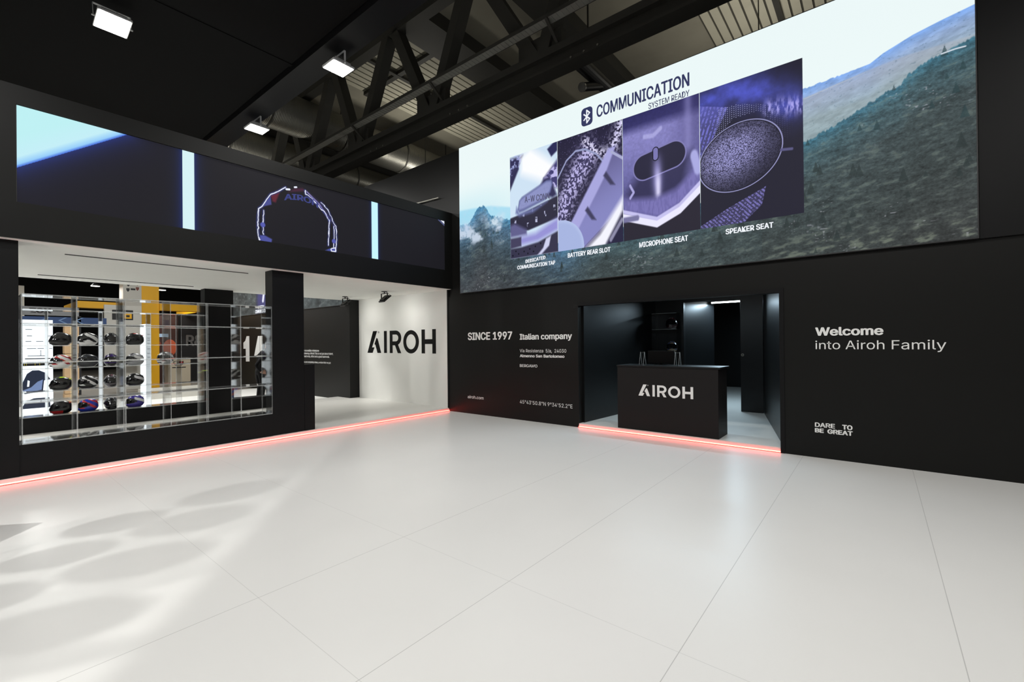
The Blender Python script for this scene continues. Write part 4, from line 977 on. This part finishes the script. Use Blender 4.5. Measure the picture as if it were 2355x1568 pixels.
m.prism([(-6.45, .26), (-6.38, .42), (-6.26, .48), (-6.02, .48), (-6.0, .26)], -6.498, -6.497, INKB, 'yz'); m.build('helmet_picture', lp, b)
r = empty('lightbox', (-7, -4.14, -.02)); tag(r, 'narrow backlit white panel seen edge-on behind the helmets', 'lightbox')
MB().box(-7.6, -7.0, -4.19, -4.09, -.02, 2.18, LB).build('panel', r, (-7, -4.14, -.02))
m = MB(); 
for z in (1.9, 1.8, 1.75, 1.66, 1.52, 1.4, 1.3): m.box(-6.999, -6.998, -4.17, -4.11, z, z + .012, INKG)
m.build('print', r, (-7, -4.14, -.02))
# yellow stand
r = empty('exhibition_stand', (-14, -2.8, -.02)); tag(r, 'yellow and white exhibition stand tower with badges in the hall', 'exhibition stand'); b = (-14, -2.8, -.02)
m = MB(); m.box(-14.9, -14, -2.828, -2.285, -.02, 4.6, YEL); m.build('tower', r, b)
m = MB(); m.box(-14.6, -13.99, -3.37, -2.828, -.02, 4.6, HALLW); bw = m.build('badge_wall', r, b)
m = MB(); BAD = [(-3.22, 3.92, 'r'), (-2.95, 3.96, 'o'), (-3.1, 4.02, 'y'), (-3.08, 3.75, 'b'), (-2.95, 3.78, 'o'), (-3.23, 3.72, 'k')]
for y, z, k in BAD:
    mt = {'r': INK, 'o': mat('badge_brown', (110, 50, 36), .5), 'y': mat('badge_olive', (160, 150, 30), .5), 'b': INK, 'k': INK}[k]
    if k == 'y' or k == 'b': m.box(-13.988, -13.985, y - .07, y + .07, z - .035, z + .035, mt)
    else: m.prism([(y - .05, z + .06), (y + .05, z + .06), (y + .045, z - .02), (y, z - .08), (y - .045, z - .02)], -13.988, -13.985, mt, 'yz')
m.build('badge', bw, b)
m = MB(); m.box(-14.3, -13.9, -4.62, -3.37, 2.98, 3.21, YEL).box(-17, -14, -4.62, -4.5, 2.98, 3.21, YEL); m.build('left_beam', r, b)
m = MB(); m.box(-14.3, -13.9, -2.285, -.90, 2.99, 3.27, YEL).box(-17, -13.9, -.95, -.85, 2.99, 3.27, YEL); m.build('right_beam', r, b)
m = MB(); m.box(-13.6, -13.5, -3.98, -2.94, 1.0, 3.09, HALLW); sg = m.build('sign_panel', r, b)
m = MB(); m.box(-13.5, -13.495, -3.77, -3.18, 2.56, 2.92, INK); m.box(-13.495, -13.49, -3.45, -3.22, 2.61, 2.81, YEL); m.box(-13.49, -13.488, -3.38, -3.28, 2.66, 2.74, INK); m.build('sign_emblem', sg, b)
r = empty('reception_desk', (-13.7, -1.7, -.02)); tag(r, 'cream desk with red and black shield emblem in the hall', 'desk'); b = (-13.7, -1.7, -.02)
CRM = mat('cream_panel', (188, 176, 154), .6)
MB().box(-14.2, -13.7, -2.08, -1.34, -.02, 1.08, CRM).build('body', r, b); MB().box(-14.25, -13.66, -2.12, -1.30, 1.08, 1.12, mat('desk_top', (110, 108, 104), .5)).build('top', r, b)
m = MB(); RED = mat('badge_red', (150, 24, 30), .5)
for y, mt in ((-1.83, INK), (-1.65, RED)):
    m.prism([(y - .08, .99), (y + .08, .99), (y + .075, .88), (y, .81), (y - .075, .88)], -13.698, -13.695, INK, 'yz'); m.prism([(y - .055, .97), (y + .055, .97), (y + .05, .89), (y, .84), (y - .05, .89)], -13.695, -13.692, CRM if mt is INK else RED, 'yz')
text(m, 'RACE HELMETS', -1.95, -1.5, .72, .045, -13.695, INK, .03, 'yz') if False else m.box(-13.698, -13.695, -1.95, -1.5, .725, .76, INK); m.build('emblem', r, b)
r = empty('poster_wall', (-16, -1.4, -.02)); tag(r, 'dark brown poster wall with an orange face picture in the hall', 'poster'); b = (-16, -1.4, -.02)
MB().box(-16.1, -16, -2.1, -1.15, -.02, 2.9, mat('poster_brown', (48, 22, 18), .6)).build('panel', r, b)
m = MB(); OR = mat('poster_orange', (170, 78, 46), .6); m.ring(-1.45, 1.52, .24, .36, .23, 0, 0, OR) if False else m.prism([(-1.45 + .24 * math.cos(t), 1.52 + .36 * math.sin(t)) for t in np.linspace(0, 2 * math.pi, 28, False)], -15.998, -15.994, OR, 'yz')
m.prism([(-2.05, 1.0), (-1.75, 1.7), (-1.9, 1.95), (-2.08, 1.9)], -15.998, -15.995, mat('poster_rust', (110, 50, 34), .6), 'yz'); m.box(-15.998, -15.995, -1.95, -1.5, 1.98, 2.12, mat('poster_sky', (150, 180, 210), .6)); m.build('picture', r, b)
r = empty('poster_wall', (-16, -.45, -.02)); tag(r, 'black poster wall with large grey letters R and S', 'poster'); b = (-16, -.45, -.02)
MB().box(-16.1, -16, -1.14, .6, -.02, 3.0, INK).build('panel', r, b); m = MB(); text(m, 'R&S', -.86, .1, 1.6, .46, -15.995, mat('poster_grey', (84, 84, 84), .6), .03, 'yz'); m.build('letters', r, b)
r = empty('banner', (-13, -5, 2.38)); tag(r, 'blue sign band with chevrons under a grey lettered band', 'banner'); b = (-13, -5, 2.38)
BLU = mat('banner_blue', (40, 66, 110), .6)
m = MB(); m.box(-13.05, -13, -6.3, -4.0, 2.36, 2.58, BLU); m.build('band', r, b); m = MB(); LBL = mat('banner_pale_blue', (100, 130, 170), .6)
for y in (-5.6, -5.2, -4.8): 
    for z, s in ((2.37, 1), (2.47, -1)): m.prism([(y, 2.47), (y + .06, 2.47), (y + .22, 2.47 + s * .1 if s == -1 else 2.57), (y + .16, 2.57)] if s == 1 else [(y, 2.47), (y + .16, 2.37), (y + .22, 2.37), (y + .06, 2.47)], -12.999, -12.996, LBL, 'yz')
m.build('chevron', r, b); m = MB(); m.box(-13.05, -13, -6.3, -4.7, 2.62, 2.90, mat('band_grey', (120, 122, 124), .6)); m.build('fascia', r, b); m = MB(); text(m, 'FOX', -5.85, -5.35, 2.70, .14, -12.998, INK, .05, 'yz') if False else text(m, 'ZOX', -5.85, -5.35, 2.70, .14, -12.998, INK, .05, 'yz'); m.build('letters', r, b)
m = MB(); m.box(-13.1, -13.0, -6.3, -6.2, -.02, 2.9, DGREY).box(-13.1, -13.0, -4.75, -4.65, -.02, 2.62, DGREY); m.build('post', r, b)
CB = mat('cardboard', (176, 146, 110), .8, noise=.06)
for k in range(6):
    z = -.02 + .36 * k; m = MB(); m.box(-9.3, -9.0, -5.50 + .01 * (k % 2), -5.23 + .008 * (k % 3), z, z + .35, CB); m.box(-9.0, -8.998, -5.385, -5.345, z, z + .35, mat('parcel_tape', (196, 176, 140), .4))
    tag(m.build('cardboard_box', None, (-9.15, -5.36, z)), ('brown cardboard box at the foot of the stack in the hall', 'brown cardboard box second from the bottom of the hall stack', 'brown cardboard box third from the bottom of the hall stack', 'brown cardboard box fourth from the bottom of the hall stack', 'brown cardboard box fifth from the bottom of the hall stack', 'brown cardboard box on top of the stack in the hall')[k], 'box', 'cardboard boxes stacked in the hall')
r = empty('column', (-16.5, -5.8, -.02)); tag(r, kind='structure'); MB().box(-16.7, -16.4, -5.95, -5.72, -.02, 3.85, HALLW).build('shaft', r, (-16.5, -5.8, -.02))
def highbay(x, y, z, label, e=8, pw=60):
    r = empty('highbay_lamp', (x, y, z)); tag(r, label, 'hall lamp', 'lamps hanging in the hall')
    m = MB(); m.tube((0, 0, .0), (0, 0, .09), .14, DGREY, 18, r2=.06); m.build('shade', r); m = MB(); m.tube((0, 0, -.012), (0, 0, -.002), .13, LENS2 if e else LENS2, 18); m.build('lens', r); m = MB(); m.tube((0, 0, .09), (0, 0, 12.7 - z), .008, DGREY, 6); m.build('cord', r)
    area('highbay_light', (0, 0, -.03), (0, 0, 0), .25 if pw < 100 else 1.6, .25 if pw < 100 else 1.6, pw, (1, .985, .95), r)
highbay(-15, -1.95, 3.9, 'bright hall lamp right of the yellow tower')
highbay(-15, -3.99, 3.88, 'small hall lamp left of the yellow tower')
for i, (x, y) in enumerate(((-7, -2.6), (-7, -8.5), (-20, -6))): highbay(x, y, 6.5, 'unseen hall lamp added to brighten the aisle and platform', pw=380)  # strong lamps added out of view to light the aisle and platform room
# low block standing in for the white aisle floor beyond the rear case
m = MB(); m.box(-9.3, -9, -3.9, -2.0, -.02, .32, HALLW); tag(m.build('white_floor_block', None, (-9.1, -3, -.02)), 'low white block standing in for the aisle floor beyond the rear case', 'plinth')

# ================================================================== OPENING BEHIND THE CAMERA'S LEFT: lamp light through a helmet case
A = Vector((1.85, -7.385, 0)); D = Vector((.745, -.665, 0)).normalized(); Nn = Vector((.665, .745, 0)); ang = math.atan2(D.y, D.x)
def loc2(u, v, z): return A + D * u + Nn * v + Vector((0, 0, z))
M = Matrix.Translation(A) @ Matrix.Rotation(ang, 4, 'Z')
struct('wall_front_lintel', MB().box(0, 5.5, -.05, .05, 2.22, 3.8, BLACK2, M))
struct('wall_front_parapet', MB().box(.1, 5.5, -.2, .2, 0, .44, BLACK2, M))
r = empty('display_case', A, (0, 0, ang)); tag(r, 'clear acrylic helmet case in the opening outside the picture on the left', 'display case')
us = [.9 + .38 * k for k in range(7)]
for z in (.45, .90, 1.35, 1.78, 2.2):
    m = MB(); m.box(us[0] - .01, us[-1] + .01, -.18, .18, z - .006, z + .006, ACR); m.box(us[0] - .01, us[-1] + .01, .18, .184, z - .007, z + .007, EDGE); m.build('shelf', r)
for u in us:
    m = MB()
    for za, zb in ((.456, .894), (.906, 1.344), (1.356, 1.774), (1.786, 2.194)): m.box(u - .006, u + .006, -.18, .18, za, zb, ACR)
    m.box(u - .006, u + .006, .18, .184, .45, 2.2, EDGE); m.build('divider', r)
k = 0
for row, z in (('top', 1.787), ('second', 1.357)):
    for u in us[:-1]:
        k += 1; p = loc2(u + .19, 0, z)
        helmet('helmet', p, ang + math.pi / 2, 'black helmet in the case outside the picture, %s row, place %s from its left end' % (row, ('one', 'two', 'three', 'four', 'five', 'six')[us.index(u)]), BK, GR, stripe=0, group='helmets outside the picture')
floodlight('floodlight', (2.9, -10.6, 3.7), 'white floodlight behind the helmet case outside the picture', 'floodlight outside the picture', rot=(math.radians(35), 0, 0), w=.10, d=.10, along='x', power=180)

# ================================================================== PERSON BEHIND THE FRONT PILLAR
def person():
    r = empty('person', (-4.75, -2.28, 0)); tag(r, 'person in black clothes standing behind the front pillar with one forearm across the body', 'person')
    J = dict(pel=(0, -.02, .93), bel=(0, .02, 1.08), che=(0, .07, 1.26), nb=(0, .12, 1.40), nk=(0, .16, 1.465), hd=(0, .215, 1.55), tp=(0, .225, 1.635),
             rs=(.17, .06, 1.335), re=(.25, -.21, 1.08), rw=(.20, -.07, .91), rh=(.185, .0, .885), ls=(-.17, .06, 1.335), le=(-.22, .03, 1.05), lw=(-.21, .12, .83), lh=(-.21, .15, .76),
             rp=(.09, -.02, .90), rk=(.10, .02, .50), ra=(.10, -.04, .09), rt=(.11, .12, .035), lp=(-.09, -.02, .90), lk=(-.10, .02, .50), la=(-.10, -.04, .09), lt=(-.11, .12, .035))
    Rd = dict(pel=(.15, .12), bel=(.145, .11), che=(.165, .12), nb=(.10, .08), nk=(.058, .06), hd=(.078, .098), tp=(.055, .065), rs=(.075, .075), re=(.052, .052), rw=(.036, .034), rh=(.042, .022), ls=(.075, .075), le=(.052, .052), lw=(.036, .034), lh=(.042, .022),
              rp=(.10, .10), rk=(.068, .07), ra=(.05, .055), rt=(.045, .03), lp=(.10, .10), lk=(.068, .07), la=(.05, .055), lt=(.045, .03))
    E_ = [('pel', 'bel'), ('bel', 'che'), ('che', 'nb'), ('nb', 'nk'), ('nk', 'hd'), ('hd', 'tp'), ('nb', 'rs'), ('rs', 're'), ('re', 'rw'), ('rw', 'rh'), ('nb', 'ls'), ('ls', 'le'), ('le', 'lw'), ('lw', 'lh'), ('pel', 'rp'), ('rp', 'rk'), ('rk', 'ra'), ('ra', 'rt'), ('pel', 'lp'), ('lp', 'lk'), ('lk', 'la'), ('la', 'lt')]
    ks = list(J); me = bpy.data.meshes.new('skeleton'); me.from_pydata([J[k] for k in ks], [(ks.index(a), ks.index(b)) for a, b in E_], [])
    o = bpy.data.objects.new('skeleton', me); COL.objects.link(o); md = o.modifiers.new('skin', 'SKIN'); md.use_smooth_shade = True
    for k, v in zip(ks, me.skin_vertices[0].data): v.radius = Rd[k]; v.use_root = (k == 'pel')
    sb = o.modifiers.new('sub', 'SUBSURF'); sb.levels = 2; sb.render_levels = 2
    dg = bpy.context.evaluated_depsgraph_get(); dg.update(); bm_ = bpy.data.meshes.new_from_object(o.evaluated_get(dg)); bpy.data.objects.remove(o)
    CL = mat('black_clothes', (17, 17, 19), .85, spec=.2); SK = mat('skin', (190, 140, 115), .55); SH = mat('black_shoes', (12, 12, 12), .4); HR = mat('dark_hair', (26, 20, 16), .6)
    m = MB(); m.v = [tuple(v.co) for v in bm_.vertices]; m.f = [tuple(p.vertices) for p in bm_.polygons]
    for mt in (CL, SK, SH): m.mi(mt)
    rw, lw = Vector(J['rw']), Vector(J['lw'])
    def bone(c, a, b):
        A_, B_ = Vector(J[a]), Vector(J[b]); t = max(0, min(1, (c - A_).dot(B_ - A_) / (B_ - A_).length_squared))
        return (c - A_ - t * (B_ - A_)).length / (Rd[a][0] * (1 - t) + Rd[b][0] * t), t
    for p in bm_.polygons:
        (d_, t_), (a_, b_) = min(((bone(p.center, a, b), (a, b)) for a, b in E_), key=lambda q: q[0][0])
        k = 0
        if b_ in ('hd', 'tp') or (b_ == 'nk' and t_ > .75) or b_ in ('rh', 'lh') or (b_ in ('rw', 'lw') and t_ > .93): k = 1
        elif b_ in ('rt', 'lt'): k = 2
        m.m.append(k)
    # fingers and thumbs
    for sx, base, d, L_ in ((1, Vector(J['rh']), Vector((-.12, .95, -.28)).normalized(), 1), (-1, Vector(J['lh']), Vector((0, .15, -1)).normalized(), 1)):
        side = Vector((0, .28, .96)) if sx == 1 else Vector((0, .99, .148)); pn = Vector((-1, 0, 0)) * sx
        M2 = Matrix.Translation(base - d * .02) @ Matrix((pn, side.normalized(), d)).transposed().to_4x4(); m.box(-.014, .014, -.038, .038, -.05, .055, SK, M2)
        for i, (off, ln) in enumerate(((.028, .066), (.010, .074), (-.009, .070), (-.027, .056))):
            a = base + side * off + d * .03; b2 = a + d * ln * .5; c2 = b2 + (d * .75 + pn * .65).normalized() * ln * .35; e2 = c2 + (d * .3 + pn).normalized() * ln * .3
            m.tube(a, b2, .0095, SK, 10, r2=.009); m.tube(b2, c2, .009, SK, 10, r2=.008); m.tube(c2, e2, .008, SK, 10, r2=.005)
        a = base + side * .03 - d * .02; b2 = a + side * .03 + d * .025; m.tube(a, b2, .012, SK, 10, r2=.0095); m.tube(b2, b2 + d * .03 + pn * .008, .0095, SK, 10, r2=.006)
    # face, turned with the tilted head
    HM = Matrix.Translation(Vector(J['hd']) + Vector((0, .01, .01))) @ Matrix.Rotation(math.radians(-22), 4, 'X')
    h3 = lambda x, y, z: tuple(HM @ Vector((x, y, z)))
    m.tube(h3(0, .064, .012), h3(0, .096, -.02), .009, SK, 8, r2=.014)
    for sx in (-1, 1):
        m.tube(h3(sx * .030, .055, .015), h3(sx * .030, .074, .015), .010, mat('eye_dark', (30, 26, 24), .2), 10); m.tube(h3(sx * .058, -.01, 0), h3(sx * .080, -.015, .002), .026, SK, 10, r2=.018)
    m.tube(h3(-.022, .066, -.046), h3(.022, .066, -.046), .008, mat('lips', (150, 90, 80), .5), 8)
    m.build('body', r, smooth=True)
    h = MB(); n1, n2 = 20, 9; hv = []
    for j in range(n2 + 1):
        el = math.radians(-26 + 116 * j / n2)
        for i in range(n1): t = 2 * math.pi * i / n1; fr = max(0, math.sin(t)); e3 = max(el, math.radians(38) * fr); hv.append(h3(.080 * math.cos(e3) * math.cos(t), -.012 + .096 * math.cos(e3) * math.sin(t), .004 + .098 * math.sin(e3)))
    hf = [(j * n1 + i, j * n1 + (i + 1) % n1, (j + 1) * n1 + (i + 1) % n1, (j + 1) * n1 + i) for j in range(n2) for i in range(n1)]
    h.add(hv, hf, HR); h.build('hair', r, smooth=True)
    w = MB(); a = Vector(J['rw']); b2 = Vector(J['rh']); d = (b2 - a).normalized(); w.tube(a + d * .005, a + d * .025, .043, mat('watch_strap', (120, 110, 96), .4), 18); w.build('wristwatch', r)
person()
